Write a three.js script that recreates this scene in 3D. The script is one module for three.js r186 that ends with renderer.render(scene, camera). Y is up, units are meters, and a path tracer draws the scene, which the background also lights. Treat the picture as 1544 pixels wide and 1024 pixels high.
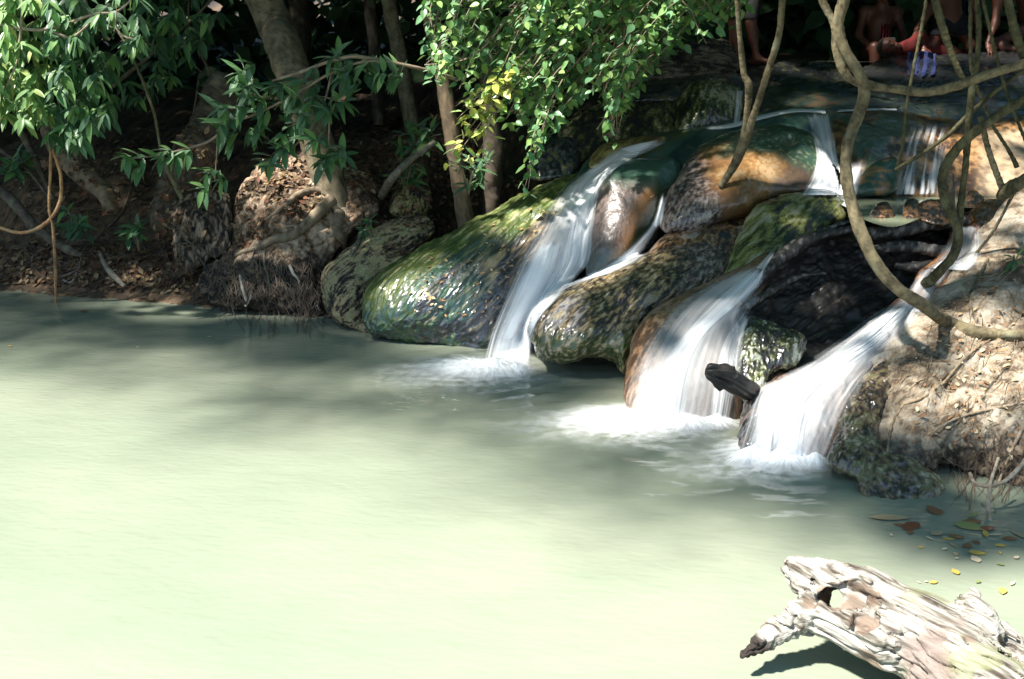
import * as THREE from 'three';
import { ImprovedNoise } from 'three/addons/math/ImprovedNoise.js';
import { mergeGeometries } from 'three/addons/utils/BufferGeometryUtils.js';

// ------------------------------------------------------------------ camera, sky, sun, exposure
const scene = new THREE.Scene();
const camera = new THREE.PerspectiveCamera(34, 1544 / 1024, 0.1, 400);
const EYE = new THREE.Vector3(0, 2.5, 0), PITCH = 15 * Math.PI / 180;
camera.position.copy(EYE); camera.rotation.x = -PITCH;
const SUN = new THREE.Vector3(-0.46, 0.82, 0.24).normalize();        // towards the sun
const sun = new THREE.DirectionalLight(new THREE.Color(1, 0.955, 0.87), 5);
sun.position.copy(SUN).multiplyScalar(30).add(new THREE.Vector3(0, 0, -9)); sun.shadow.radius = 6;
sun.castShadow = true; sun.shadow.mapSize.set(4096, 4096);
Object.assign(sun.shadow.camera, { left: -16, right: 16, top: 16, bottom: -16, near: 1, far: 70 });
sun.target.position.set(0, 0, -9); scene.add(sun, sun.target);
{
  const W = 128, H = 64, d = new Float32Array(W * H * 4);
  for (let j = 0; j < H; j++) for (let i = 0; i < W; i++) {
    const e = Math.max(0, Math.sin(((j + 0.5) / H - 0.5) * Math.PI)), k = (j * W + i) * 4, h = Math.pow(1 - e, 2.2);
    d[k] = 0.12 + 0.23 * h; d[k + 1] = 0.23 + 0.21 * h; d[k + 2] = 0.37 + 0.13 * h; d[k + 3] = 1;
  }
  const t = new THREE.DataTexture(d, W, H, THREE.RGBAFormat, THREE.FloatType);
  t.mapping = THREE.EquirectangularReflectionMapping; t.magFilter = THREE.LinearFilter; t.minFilter = THREE.LinearFilter; t.needsUpdate = true;
  scene.background = t; scene.environment = t; scene.backgroundIntensity = 0.85; scene.environmentIntensity = 0.85;
}
const renderer = new THREE.WebGLRenderer({ antialias: true });
renderer.toneMapping = THREE.LinearToneMapping; renderer.toneMappingExposure = 3.15;
renderer.outputColorSpace = THREE.SRGBColorSpace; renderer.shadowMap.enabled = true;
renderer.setSize(1024, 679);

// ------------------------------------------------------------------ helpers
const V3 = (x, y, z) => new THREE.Vector3(x, y, z), R = a => a * Math.PI / 180;
const clamp = (x, a = 0, b = 1) => Math.min(b, Math.max(a, x)), mix = (a, b, t) => a + (b - a) * t;
const sst = (a, b, x) => { const t = clamp((x - a) / (b - a)); return t * t * (3 - 2 * t); };
function rng(s) { return () => { s |= 0; s = s + 0x6D2B79F5 | 0; let t = Math.imul(s ^ s >>> 15, 1 | s); t = t + Math.imul(t ^ t >>> 7, 61 | t) ^ t; return ((t ^ t >>> 14) >>> 0) / 4294967296; }; }
const IN = new ImprovedNoise();
const ns = (x, y, z) => IN.noise(x + 137.3, y + 71.7, z + 211.1);
const fbm = (x, y, z, o = 3) => { let a = 0.5, s = 0; for (let i = 0; i < o; i++) { s += a * ns(x, y, z); x = x * 2.03 + 5.1; y = y * 2.03 + 3.7; z = z * 2.03 + 9.2; a *= 0.5; } return s; };
const rdg = (x, y, z) => 1 - Math.abs(ns(x, y, z)) * 2;
const cmix = (a, b, t) => [mix(a[0], b[0], t), mix(a[1], b[1], t), mix(a[2], b[2], t)];
// a photo pixel gives a direction; its distance comes from what it touches
const FOC = 512 / Math.tan(R(17)), CP = Math.cos(PITCH), SP = Math.sin(PITCH);
const dirOf = (px, py) => { const u = (px - 772) / FOC, v = (512 - py) / FOC; return [u, v * CP - SP, -(CP + v * SP)]; };
const atT = (px, py, t) => { const d = dirOf(px, py); return V3(d[0] * t, EYE.y + d[1] * t, d[2] * t); };
const tZ = (px, py, z) => z / dirOf(px, py)[2];
const atZ = (px, py, z) => atT(px, py, tZ(px, py, z));
const tY = (px, py, y) => { const d = dirOf(px, py); return d[1] < -1e-4 ? (y - EYE.y) / d[1] : 1e9; };
const onWater = (px, py, y = 0) => atT(px, py, tY(px, py, y));
function proj(p) { const y = p.y - EYE.y, f = -(p.z * CP) - y * SP, up = y * CP - p.z * SP; if (f <= 0.05) return null; return [772 + FOC * p.x / f, 512 - FOC * up / f, f]; }
// depth of what has been built, looked up by pixel, to lay roots, leaves and streams on it
const BX0 = -160, BY0 = -80, BW = 1000, BH = 600, DB = new Float32Array(BW * BH).fill(1e9);
function raster(g, m) {
  const p = g.attributes.position, n = p.count, sx = new Float32Array(n), sy = new Float32Array(n), st = new Float32Array(n), v = V3();
  for (let i = 0; i < n; i++) { v.fromBufferAttribute(p, i); if (m) v.applyMatrix4(m); const q = proj(v); if (!q) { st[i] = 1e9; continue; } sx[i] = (q[0] - BX0) / 2; sy[i] = (q[1] - BY0) / 2; st[i] = v.z / dirOf(q[0], q[1])[2]; }
  const ix = g.index, c = ix ? ix.count : n;
  for (let k = 0; k < c; k += 3) {
    const a = ix ? ix.getX(k) : k, b = ix ? ix.getX(k + 1) : k + 1, d = ix ? ix.getX(k + 2) : k + 2;
    if (st[a] > 1e8 || st[b] > 1e8 || st[d] > 1e8) continue;
    const x0 = Math.max(0, Math.ceil(Math.min(sx[a], sx[b], sx[d]))), x1 = Math.min(BW - 1, Math.floor(Math.max(sx[a], sx[b], sx[d])));
    const y0 = Math.max(0, Math.ceil(Math.min(sy[a], sy[b], sy[d]))), y1 = Math.min(BH - 1, Math.floor(Math.max(sy[a], sy[b], sy[d])));
    if (x1 < x0 || y1 < y0) continue;
    const D = (sy[b] - sy[d]) * (sx[a] - sx[d]) + (sx[d] - sx[b]) * (sy[a] - sy[d]); if (Math.abs(D) < 1e-9) continue;
    for (let y = y0; y <= y1; y++) for (let x = x0; x <= x1; x++) {
      const w0 = ((sy[b] - sy[d]) * (x - sx[d]) + (sx[d] - sx[b]) * (y - sy[d])) / D, w1 = ((sy[d] - sy[a]) * (x - sx[d]) + (sx[a] - sx[d]) * (y - sy[d])) / D, w2 = 1 - w0 - w1;
      if (w0 < -1e-3 || w1 < -1e-3 || w2 < -1e-3) continue;
      const t = w0 * st[a] + w1 * st[b] + w2 * st[d], i = y * BW + x; if (t < DB[i]) DB[i] = t;
    }
  }
}
function surfT(px, py) {
  const x = clamp(Math.round((px - BX0) / 2), 0, BW - 1), y = clamp(Math.round((py - BY0) / 2), 0, BH - 1);
  return Math.min(DB[y * BW + x], tY(px, py, 0));
}
const surf = (px, py, off = 0) => atT(px, py, surfT(px, py) - off);
function surfN(px, py, s = 5) {
  const a = surf(px - s, py), b = surf(px + s, py), c = surf(px, py - s), d = surf(px, py + s);
  const n = b.sub(a).cross(c.sub(d)).normalize(); if (n.dot(V3(0, 2.5, 0).sub(surf(px, py))) < 0) n.negate(); return n;
}
// names, tags
const taken = {};
const numbered = n => { const k = taken[n] = (taken[n] ?? -1) + 1; return k ? n + '_' + String(k).padStart(3, '0') : n; };
function tag(o, label, category, group, kind) { if (label) o.userData.label = label; if (category) o.userData.category = category; if (group) o.userData.group = group; if (kind) o.userData.kind = kind; return o; }
function thing(name, label, category, group, kind) { const o = new THREE.Group(); o.name = numbered(name); scene.add(o); return tag(o, label, category, group, kind); }
function mesh(name, g, m, parent) { const o = new THREE.Mesh(g, m); o.name = parent ? name : numbered(name); (parent || scene).add(o); return o; }
// curves
function cr(pts, u, closed) {                     // Catmull-Rom through arrays of numbers
  const n = pts.length, m = closed ? n : n - 1, f = clamp(u, 0, 1) * m, i = Math.min(Math.floor(f), m - 1), t = f - i;
  const g = k => closed ? pts[(k + n) % n] : pts[clamp(k, 0, n - 1)], a = g(i - 1), b = g(i), c = g(i + 1), d = g(i + 2), o = [];
  for (let k = 0; k < b.length; k++) o.push(0.5 * (2 * b[k] + (c[k] - a[k]) * t + (2 * a[k] - 5 * b[k] + 4 * c[k] - d[k]) * t * t + (3 * b[k] - a[k] - 3 * c[k] + d[k]) * t * t * t));
  return o;
}
function resample(pts, N, closed) {
  const M = pts.length * 24, q = [], L = [0]; for (let i = 0; i <= M; i++) { q.push(cr(pts, i / M, closed)); if (i) L.push(L[i - 1] + Math.hypot(q[i][0] - q[i - 1][0], q[i][1] - q[i - 1][1], (q[i][2] || 0) - (q[i - 1][2] || 0))); }
  const out = [], n = closed ? N : N - 1; let k = 0;
  for (let i = 0; i < N; i++) { const s = L[M] * i / n; while (k < M - 1 && L[k + 1] < s) k++; const t = (s - L[k]) / Math.max(1e-9, L[k + 1] - L[k]); out.push(q[k].map((v, c) => mix(v, q[k + 1][c], t))); }
  return out;
}
const inPoly = (P, x, y) => { let c = false; for (let i = 0, j = P.length - 1; i < P.length; j = i++) if ((P[i][1] > y) !== (P[j][1] > y) && x < (P[j][0] - P[i][0]) * (y - P[i][1]) / (P[j][1] - P[i][1]) + P[i][0]) c = !c; return c; };
const segD = (x, y, a, b) => { const dx = b[0] - a[0], dy = b[1] - a[1], t = clamp(((x - a[0]) * dx + (y - a[1]) * dy) / (dx * dx + dy * dy + 1e-9)); return Math.hypot(x - a[0] - dx * t, y - a[1] - dy * t); };
function grid(nu, nv, wrap) { const ix = []; for (let i = 0; i < nv - 1; i++) for (let j = 0; j < (wrap ? nu : nu - 1); j++) { const a = i * nu + j, b = i * nu + (j + 1) % nu, c = a + nu, d = b + nu; ix.push(a, c, b, b, c, d); } return ix; }
function geo(pos, ix, col, cs = 3) { const g = new THREE.BufferGeometry(); g.setAttribute('position', new THREE.Float32BufferAttribute(pos, 3)); if (ix) g.setIndex(ix); if (col) g.setAttribute('color', new THREE.Float32BufferAttribute(col, cs)); g.computeVertexNormals(); return g; }
function dress(g, disp, color, pix) {             // relief along the normals, then a colour for every vertex
  const p = g.attributes.position, n = g.attributes.normal, c = new Float32Array(p.count * 3);
  if (disp) { for (let i = 0; i < p.count; i++) { const x = p.getX(i), y = p.getY(i), z = p.getZ(i), d = disp(x, y, z, n.getX(i), n.getY(i), n.getZ(i), pix && pix[2 * i], pix && pix[2 * i + 1]); p.setXYZ(i, x + n.getX(i) * d, y + n.getY(i) * d, z + n.getZ(i) * d); } g.computeVertexNormals(); }
  for (let i = 0; i < p.count; i++) { const k = color(p.getX(i), p.getY(i), p.getZ(i), n.getX(i), n.getY(i), n.getZ(i), pix && pix[2 * i], pix && pix[2 * i + 1]); c[3 * i] = k[0]; c[3 * i + 1] = k[1]; c[3 * i + 2] = k[2]; }
  g.setAttribute('color', new THREE.BufferAttribute(c, 3)); return g;
}
const zz = (y0, z0, y1, z1, xs = 0, x0 = 0) => (px, py) => z0 + (z1 - z0) * (py - y0) / (y1 - y0) + xs * (px - x0);
// a rounded body with a traced outline, its own distance, bulge and back
function blob(o) {
  const seg = o.seg || 420, rings = o.rings || 110, back = 14, out = resample(o.outline, seg, true), [cx, cy] = o.center, pos = [], pix = [], pw = o.pw || 1, r0 = o.rough ?? 1.5;
  out.forEach((q, j) => { const k = r0 * 2 * (fbm(q[0] * 0.05, q[1] * 0.05, cx, 3)); q[0] += k; q[1] += r0 * 2 * fbm(q[0] * 0.05, q[1] * 0.05, cx + 9, 3); });
  const lump = (x, y) => {
    let h = 0;
    for (const b of o.bumps || []) { const a = R(b[4] || 0), dx = x - b[0], dy = y - b[1], u = (dx * Math.cos(a) + dy * Math.sin(a)) / b[2], v = (-dx * Math.sin(a) + dy * Math.cos(a)) / b[3]; h += b[5] * Math.exp(-(u * u + v * v)); }
    for (const r of o.ridges || []) { let d = 1e9; for (let i = 0; i < r.p.length - 1; i++) d = Math.min(d, segD(x, y, r.p[i], r.p[i + 1])); h += r.h * Math.exp(-d * d / (r.w * r.w)); }
    return h;
  };
  const row = (f, s) => {
    const r = Math.sin(f), k = Math.max(0, Math.cos(f));
    for (const q of out) {
      const px = cx + (q[0] - cx) * r, py = cy + (q[1] - cy) * r;
      const t = tZ(px, py, o.z(px, py)) - (s > 0 ? o.hf * Math.pow(k, pw) + lump(px, py) * Math.min(1, k * 2.2) : -o.hb * k), p = atT(px, py, t);
      pos.push(p.x, p.y, p.z); pix.push(px, py);
    }
  };
  for (let i = 0; i <= rings; i++) row(0.012 + (Math.PI / 2 - 0.012) * i / rings, 1);
  for (let i = back - 1; i >= 0; i--) row(Math.PI / 2 * Math.max(i, 0.02) / back, -1);
  const g = geo(pos, grid(seg, rings + 1 + back, true));
  dress(g, o.disp, o.color, pix);
  { const p = g.attributes.position, uv = new Float32Array(p.count * 2); for (let i = 0; i < p.count; i++) { uv[2 * i] = p.getX(i) + 0.2 * p.getZ(i); uv[2 * i + 1] = p.getY(i) - 0.75 * p.getZ(i); } g.setAttribute('uv', new THREE.BufferAttribute(uv, 2)); }
  raster(g);
  const m = mesh(o.name, g, o.mat, o.parent);
  return m;
}
// tapered, knotty stem: pts = [x, y, z, radius]
function tubeGeo(pts, o = {}) {
  const nv = o.nv || Math.max(8, pts.length * 10), nu = o.nu || 10, P = resample(pts, nv), pos = [], fr = []; let N = V3(0.31, 0.2, 0.93).normalize();
  for (let i = 0; i < nv; i++) {
    const a = P[Math.max(0, i - 1)], b = P[Math.min(nv - 1, i + 1)], T = V3(b[0] - a[0], b[1] - a[1], b[2] - a[2]).normalize();
    N = N.clone().addScaledVector(T, -N.dot(T)); if (N.lengthSq() < 1e-6) N = V3(T.y, T.z, T.x); N.normalize(); const B = T.clone().cross(N); fr.push([T, N, B]);
    for (let j = 0; j < nu; j++) { const f = j / nu * 2 * Math.PI, r = Math.max(1e-4, P[i][3] * (1 + (o.k ? o.k(j / nu, i / nv, P[i]) : 0))), c = Math.cos(f) * r, s = Math.sin(f) * r; pos.push(P[i][0] + N.x * c + B.x * s, P[i][1] + N.y * c + B.y * s, P[i][2] + N.z * c + B.z * s); }
  }
  const ix = grid(nu, nv, true), base = nv * nu;
  for (const e of [0, nv - 1]) { pos.push(P[e][0], P[e][1], P[e][2]); const c = base + (e ? 1 : 0); for (let j = 0; j < nu; j++) e ? ix.push(c, e * nu + (j + 1) % nu, e * nu + j) : ix.push(c, j, (j + 1) % nu); }
  for (let k = 0; k < ix.length; k += 3) { const q = ix[k + 1]; ix[k + 1] = ix[k + 2]; ix[k + 2] = q; }
  return geo(pos, ix);
}
const pxPath = (list) => list.map(([px, py, z, r]) => { const p = atZ(px, py, z); return [p.x, p.y, p.z, r * -z / FOC / -dirOf(px, py)[2]]; });   // radius given in pixels
const onPath = (list, off = 0) => list.map(([px, py, r]) => { const t = surfT(px, py), p = atT(px, py, t - off); return [p.x, p.y, p.z, r * t / FOC]; });
// surface nets for bodies given by a distance
function nets(f, lo, hi, h) {
  const nx = Math.ceil((hi[0] - lo[0]) / h) + 1, ny = Math.ceil((hi[1] - lo[1]) / h) + 1, nz = Math.ceil((hi[2] - lo[2]) / h) + 1, val = new Float32Array(nx * ny * nz);
  const S = 5;                                     // blocks far from the surface are filled without being looked at
  for (let k = 0; k < nz; k += S) for (let j = 0; j < ny; j += S) for (let l = 0; l < nx; l += S) {
    const c = f(lo[0] + (l + S / 2) * h, lo[1] + (j + S / 2) * h, lo[2] + (k + S / 2) * h), far = Math.abs(c) > S * h * 0.87 + 0.03;
    for (let z = k; z < Math.min(nz, k + S); z++) for (let y = j; y < Math.min(ny, j + S); y++) for (let x = l; x < Math.min(nx, l + S); x++) val[x + nx * (y + ny * z)] = far ? c : f(lo[0] + x * h, lo[1] + y * h, lo[2] + z * h);
  }
  const id = new Int32Array(nx * ny * nz).fill(-1), pos = [], ix = [], at = (x, y, z) => x + nx * (y + ny * z);
  for (let z = 0; z < nz - 1; z++) for (let y = 0; y < ny - 1; y++) for (let x = 0; x < nx - 1; x++) {
    let c = 0, X = 0, Y = 0, Z = 0, m = 0; const v = []; for (let q = 0; q < 8; q++) { const d = val[at(x + (q & 1), y + (q >> 1 & 1), z + (q >> 2))]; v.push(d); if (d < 0) m |= 1 << q; }
    if (m === 0 || m === 255) continue;
    for (let a = 0; a < 8; a++) for (const b of [1, 2, 4]) { if (a & b) continue; const e = a | b; if ((v[a] < 0) === (v[e] < 0)) continue; const t = v[a] / (v[a] - v[e]); c++; X += (a & 1) + (b === 1 ? t : 0); Y += (a >> 1 & 1) + (b === 2 ? t : 0); Z += (a >> 2) + (b === 4 ? t : 0); }
    id[at(x, y, z)] = pos.length / 3; pos.push(lo[0] + (x + X / c) * h, lo[1] + (y + Y / c) * h, lo[2] + (z + Z / c) * h);
  }
  const quad = (a, b, c, d, s) => { if (a < 0 || b < 0 || c < 0 || d < 0) return; s ? ix.push(a, b, c, a, c, d) : ix.push(a, c, b, a, d, c); };
  for (let z = 1; z < nz - 1; z++) for (let y = 1; y < ny - 1; y++) for (let x = 1; x < nx - 1; x++) {
    const s = val[at(x, y, z)] < 0;
    if (s !== (val[at(x + 1, y, z)] < 0)) quad(id[at(x, y - 1, z - 1)], id[at(x, y, z - 1)], id[at(x, y, z)], id[at(x, y - 1, z)], s);
    if (s !== (val[at(x, y + 1, z)] < 0)) quad(id[at(x - 1, y, z - 1)], id[at(x - 1, y, z)], id[at(x, y, z)], id[at(x, y, z - 1)], s);
    if (s !== (val[at(x, y, z + 1)] < 0)) quad(id[at(x - 1, y - 1, z)], id[at(x, y - 1, z)], id[at(x, y, z)], id[at(x - 1, y, z)], s);
  }
  return geo(pos, ix);
}
const smin = (a, b, k) => { const h = Math.max(k - Math.abs(a - b), 0) / k; return Math.min(a, b) - h * h * k * 0.25; };
function cone(x, y, z, a, b, ra, rb) { const bx = b.x - a.x, by = b.y - a.y, bz = b.z - a.z, px = x - a.x, py = y - a.y, pz = z - a.z, t = clamp((px * bx + py * by + pz * bz) / (bx * bx + by * by + bz * bz + 1e-9)); return Math.hypot(px - bx * t, py - by * t, pz - bz * t) - mix(ra, rb, t); }
// materials
const vc = (rough, extra = {}) => new THREE.MeshPhysicalMaterial({ vertexColors: true, roughness: rough, metalness: 0, side: THREE.DoubleSide, ...extra });
function noiseTex(N, f, seed) {                   // tileable grey noise
  const d = new Uint8Array(N * N * 4), per = (u, v) => { let s = 0, w = 0; for (let a = 0; a < 2; a++) for (let b = 0; b < 2; b++) { const k = (a ? u : 1 - u) * (b ? v : 1 - v); s += k * f(u - 1 + (a ? 0 : 1), v - 1 + (b ? 0 : 1), seed); w += k * k; } return s / Math.sqrt(w); };
  for (let j = 0; j < N; j++) for (let i = 0; i < N; i++) { const v = clamp(0.5 + per(i / N, j / N), 0, 1) * 255, k = (j * N + i) * 4; d[k] = d[k + 1] = d[k + 2] = v; d[k + 3] = 255; }
  const t = new THREE.DataTexture(d, N, N); t.wrapS = t.wrapT = THREE.RepeatWrapping; t.magFilter = THREE.LinearFilter; t.minFilter = THREE.LinearMipmapLinearFilter; t.generateMipmaps = true; t.needsUpdate = true; return t;
}
const pits = noiseTex(512, (u, v, s) => 0.45 * fbm(u * 22, v * 18, s, 3) + 0.4 * fbm(u * 60, v * 48, s + 4, 2), 6);
const M = {
  wetRock: vc(0.45, { clearcoat: 1, clearcoatRoughness: 0.16, bumpMap: pits, bumpScale: 0.006 }), slick: vc(0.36, { clearcoat: 0.9, clearcoatRoughness: 0.14, bumpMap: pits, bumpScale: 0.004 }), dryRock: vc(0.93, { bumpMap: pits, bumpScale: 0.014 }), earth: vc(0.96, { bumpMap: pits, bumpScale: 0.012 }), bark: vc(0.9),
  black: vc(0.7, { clearcoat: 0.3, clearcoatRoughness: 0.2 }), rot: vc(0.95), driftwood: vc(0.88), skin: vc(0.5), cloth: vc(0.9),
};
// ------------------------------------------------------------------ ground
const SHORE = [[-40, -14], [-9, -12.6], [-5.35, -11.4], [-3.08, -10.7], [-1.76, -10.25], [-1, -9.7], [0, -9.1], [0.8, -8.9], [1.2, -8.2], [2, -7.1], [3, -6.3], [6, -5.2], [40, -4]];
function zShore(x) { for (let i = 1; i < SHORE.length; i++) if (x <= SHORE[i][0]) { const a = SHORE[i - 1], b = SHORE[i]; return mix(a[1], b[1], (x - a[0]) / (b[0] - a[0])); } return -4; }
function groundH(x, z) {
  const s = (zShore(x) - z) * 0.93, n = fbm(x * 0.5, z * 0.5, 3, 4), w = 1 - sst(-1.5, -0.5, x);
  if (z > 2) return -0.6 + 1.5 * sst(2.5, 5, z) + 0.2 * n;
  let l = s < 0 ? -0.5 * sst(0, -1, s) : 0.34 * sst(-0.05, 0.55, s) + 0.5 * sst(0.5, 1.4, s) + 0.4 * sst(1.3, 2.4, s) + 0.055 * Math.max(0, s - 2);
  let r = -0.5 + 0.2 * clamp(s, -0.5, 7) + 1.45 * sst(11.5, 12.5, -z) * (1 - sst(2.0, 2.8, x)) + 1.5 * sst(13.2, 15, -z) * sst(2.0, 2.8, x) + 0.03 * Math.max(0, -z - 15);
  l += s > 0 ? n * 0.45 * Math.min(1, s) + 0.16 * fbm(x * 2.4, z * 2.4, 8, 4) * Math.min(1, s * 2) : 0; r += 0.3 * n + 0.1 * fbm(x * 3, z * 3, 5, 3);
  const far = 0.16 * Math.max(0, -z - 24) + 0.1 * Math.max(0, Math.abs(x) - 14);
  return mix(r, l, w) + Math.min(5, far);
}
{
  const line = (a, f0, f1, b, h) => { const o = []; for (let v = f0; v <= f1; v += h) o.push(v); let s = h; for (let v = f0 - h; v > a; v -= s) { o.unshift(v); s *= 1.12; } s = h; for (let v = f1 + h; v < b; v += s) { o.push(v); s *= 1.12; } return o; };
  const xs = line(-150, -6.3, 1.6, 150, 0.028), zs = line(-200, -13.2, -9.6, 120, 0.028), pos = [];
  for (const z of zs) for (const x of xs) pos.push(x, groundH(x, z), z);
  const g = geo(pos, grid(xs.length, zs.length));
  dress(g, (x, y, z) => -z > 9 && -z < 16 && Math.abs(x) < 9 ? 0.03 * fbm(x * 9, y * 9, z * 9, 3) + 0.022 * rdg(x * 13, y * 6, z * 13) : 0, (x, y, z) => {
    const a = fbm(x * 3, y * 3, z * 3, 4), b = fbm(x * 17, y * 17, z * 17, 3), c = ns(x * 41, y * 41, z * 41);
    let k = cmix([0.05, 0.032, 0.02], [0.14, 0.095, 0.06], clamp(0.5 + a + b * 0.8));
    if (c > 0.28) k = cmix(k, [0.23, 0.13, 0.06], 0.8); else if (c < -0.35) k = [0.018, 0.013, 0.01];
    if (x > -0.9 && b + a > 0) k = cmix(k, [0.035, 0.05, 0.014], 0.75);
    const q = x < -0.9 && z > -13 ? 0.95 : 0.6; return [k[0] * q, k[1] * q, k[2] * q];  // ground away from the left bank coloured darker in place of deep shade
  });
  raster(g);
  tag(mesh('ground', g, M.earth), 'brown forest floor and earth bank strewn with litter behind the pool', 'ground', null, 'structure');
}
// ------------------------------------------------------------------ pool
const FALLBASE = [onWater(740, 560), onWater(1000, 640), onWater(1170, 692)];
{
  const ripple = noiseTex(512, (u, v, s) => 0.5 * fbm(u * 9, v * 22, s, 3) + 0.35 * fbm(u * 30, v * 60, s + 4, 2), 2);
  ripple.repeat.set(1 / 2.4, 1 / 2.4);
  const xs = [], zs = []; for (let x = -14; x <= 10; x += 0.05) xs.push(x); for (let z = -13.5; z < -4; z += 0.04) zs.push(z); for (let z = -4, s = 0.05; z < 7; z += s, s *= 1.1) zs.push(z);
  const pos = [], uv = [], col = [];
  for (const z of zs) for (const x of xs) {
    let y = 0; for (const b of FALLBASE) { const d = Math.hypot(x - b.x, z - b.z); if (d < 2.2) y += 0.011 * Math.exp(-d * 1.6) * Math.sin(d * 26 + 5 * ns(x * 2, 0, z * 2)) + 0.010 * Math.exp(-d * 1.1) * fbm(x * 7, 1, z * 11, 3); }
    y += 0.0035 * fbm(x * 2.2, 3, z * 5, 3);
    pos.push(x, y, z); uv.push(x + 0.35 * z, z - 0.2 * x);
    const k = fbm(x * 0.55, 2, z * 0.9, 4), m = fbm(x * 3, 7, z * 6, 3); const c = cmix([0.206, 0.24, 0.18], [0.246, 0.27, 0.206], clamp(0.5 + 1.3 * k + 0.4 * m)); col.push(...c);
  }
  const g = geo(pos, grid(xs.length, zs.length), col); g.setAttribute('uv', new THREE.Float32BufferAttribute(uv, 2));
  const m = new THREE.MeshPhysicalMaterial({ vertexColors: true, roughness: 0.1, ior: 1.33, bumpMap: ripple, bumpScale: 0.005, side: THREE.DoubleSide });
  tag(mesh('pool_water', g, m), 'milky green still water of the pool below the falls', 'water', null, 'structure');
}
// ------------------------------------------------------------------ rocks
const C = { tan: [0.36, 0.28, 0.165], pale: [0.5, 0.43, 0.31], black: [0.012, 0.012, 0.014], blue: [0.045, 0.055, 0.085], moss: [0.05, 0.085, 0.018], lime: [0.2, 0.24, 0.06], teal: [0.045, 0.095, 0.07], brown: [0.15, 0.075, 0.033], ochre: [0.33, 0.185, 0.075], olive: [0.13, 0.12, 0.035], grey: [0.2, 0.19, 0.2], deep: [0.02, 0.06, 0.045], silt: [0.2, 0.145, 0.125] };
const FLOW = V3(-0.62, -0.62, 0.48).normalize(), DOWN = V3(-0.15, -0.93, 0.33).normalize();
function along(x, y, z, f, k, s) { const d = (x * f.x + y * f.y + z * f.z) * (1 - s); return [(x - f.x * d) * k, (y - f.y * d) * k, (z - f.z * d) * k]; }
const stk = (x, y, z, f, k, s, o = 3) => fbm(...along(x, y, z, f, k, s), o);
const crust = (f, amp = 1) => (x, y, z) => amp * (0.05 * fbm(x * 1.7, y * 1.7, z * 1.7, 2) + 0.034 * stk(x, y, z, f, 7, 0.4) + 0.014 * stk(x, y, z, f, 20, 0.25, 2) + 0.004 * rdg(...along(x, y, z, f, 40, 0.3)));
const smooth = (amp = 1) => (x, y, z) => amp * (0.05 * fbm(x * 1.6, y * 1.6, z * 1.6, 3) + 0.006 * fbm(x * 14, y * 14, z * 14, 2));
function pick(k, list) { let c = list[0][1]; for (let i = 1; i < list.length; i++) c = cmix(c, list[i][1], sst(list[i][0] - 0.06, list[i][0] + 0.06, k)); return c; }
const rockAll = [];
function rock(o, label, name = 'rock', cat = 'rock') { const m = blob({ name, hb: 0.6, mat: M.wetRock, ...o }); tag(m, label, cat); rockAll.push(m); return m; }
const bands = (f, list, k1 = 5, k2 = 19, s = 0.35) => (x, y, z) => { const a = stk(x, y, z, f, k1, s), b = stk(x, y, z, f, k2 * 1.4, s * 0.7), c = ns(x * 61, y * 61, z * 61); return pick(0.5 + a * 0.75 + b * 0.8 + c * 0.18, list); };

// mossy boulder left of the first fall
rock({ outline: [[556, 503], [546, 470], [552, 435], [580, 405], [640, 370], [700, 340], [760, 305], [810, 280], [860, 262], [905, 258], [932, 278], [917, 330], [890, 390], [850, 440], [800, 492], [765, 530], [720, 540], [690, 530], [650, 522], [600, 517]], center: [720, 415], z: zz(515, -9.3, 262, -10.35), hf: 0.42, seg: 560, rings: 130,
  bumps: [[620, 450, 70, 60, -30, 0.08], [760, 380, 90, 50, -40, 0.07]], disp: crust(FLOW, 1.15), name: 'boulder',
  color: (x, y, z, nx, ny, nz, px, py) => {
    const a = stk(x, y, z, FLOW, 6, 0.2), b = stk(x, y, z, FLOW, 26, 0.16), c = ns(x * 62, y * 62, z * 62), e = segD(px, py, [556, 440], [640, 372]), e2 = segD(px, py, [640, 372], [860, 264]), ed = Math.min(e, e2);
    let k = pick(0.5 + b * 1.1 + a * 0.4 + c * 0.16, [[0, C.black], [0.4, C.blue], [0.6, [0.07, 0.065, 0.055]], [0.72, [0.22, 0.18, 0.11]], [0.88, C.tan]]);
    const right = sst(690, 790, px + a * 120); k = cmix(k, pick(0.5 + b + a, [[0, C.black], [0.42, [0.09, 0.055, 0.03]], [0.58, [0.22, 0.15, 0.08]], [0.74, C.tan]]), right * 0.75);
    k = cmix(k, pick(0.5 + b, [[0, C.deep], [0.44, [0.015, 0.075, 0.042]], [0.62, [0.04, 0.12, 0.05]], [0.78, [0.2, 0.22, 0.13]]]), sst(-0.12, 0.1, a) * (1 - right) * 0.85);
    k = cmix(k, pick(0.5 + b * 1.4, [[0, C.moss], [0.45, [0.09, 0.1, 0.025]], [0.6, [0.15, 0.19, 0.045]], [0.82, [0.28, 0.27, 0.14]]]), (1 - sst(16, 52, ed + a * 60)) * 0.95);
    if (px < 640 && py > 450) k = cmix(k, C.moss, sst(0.0, 0.15, b + 0.05) * 0.7);
    return k;
  } }, 'big wet boulder with green moss and dark blue crust beside the tallest fall', 'boulder', 'boulder');
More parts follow.
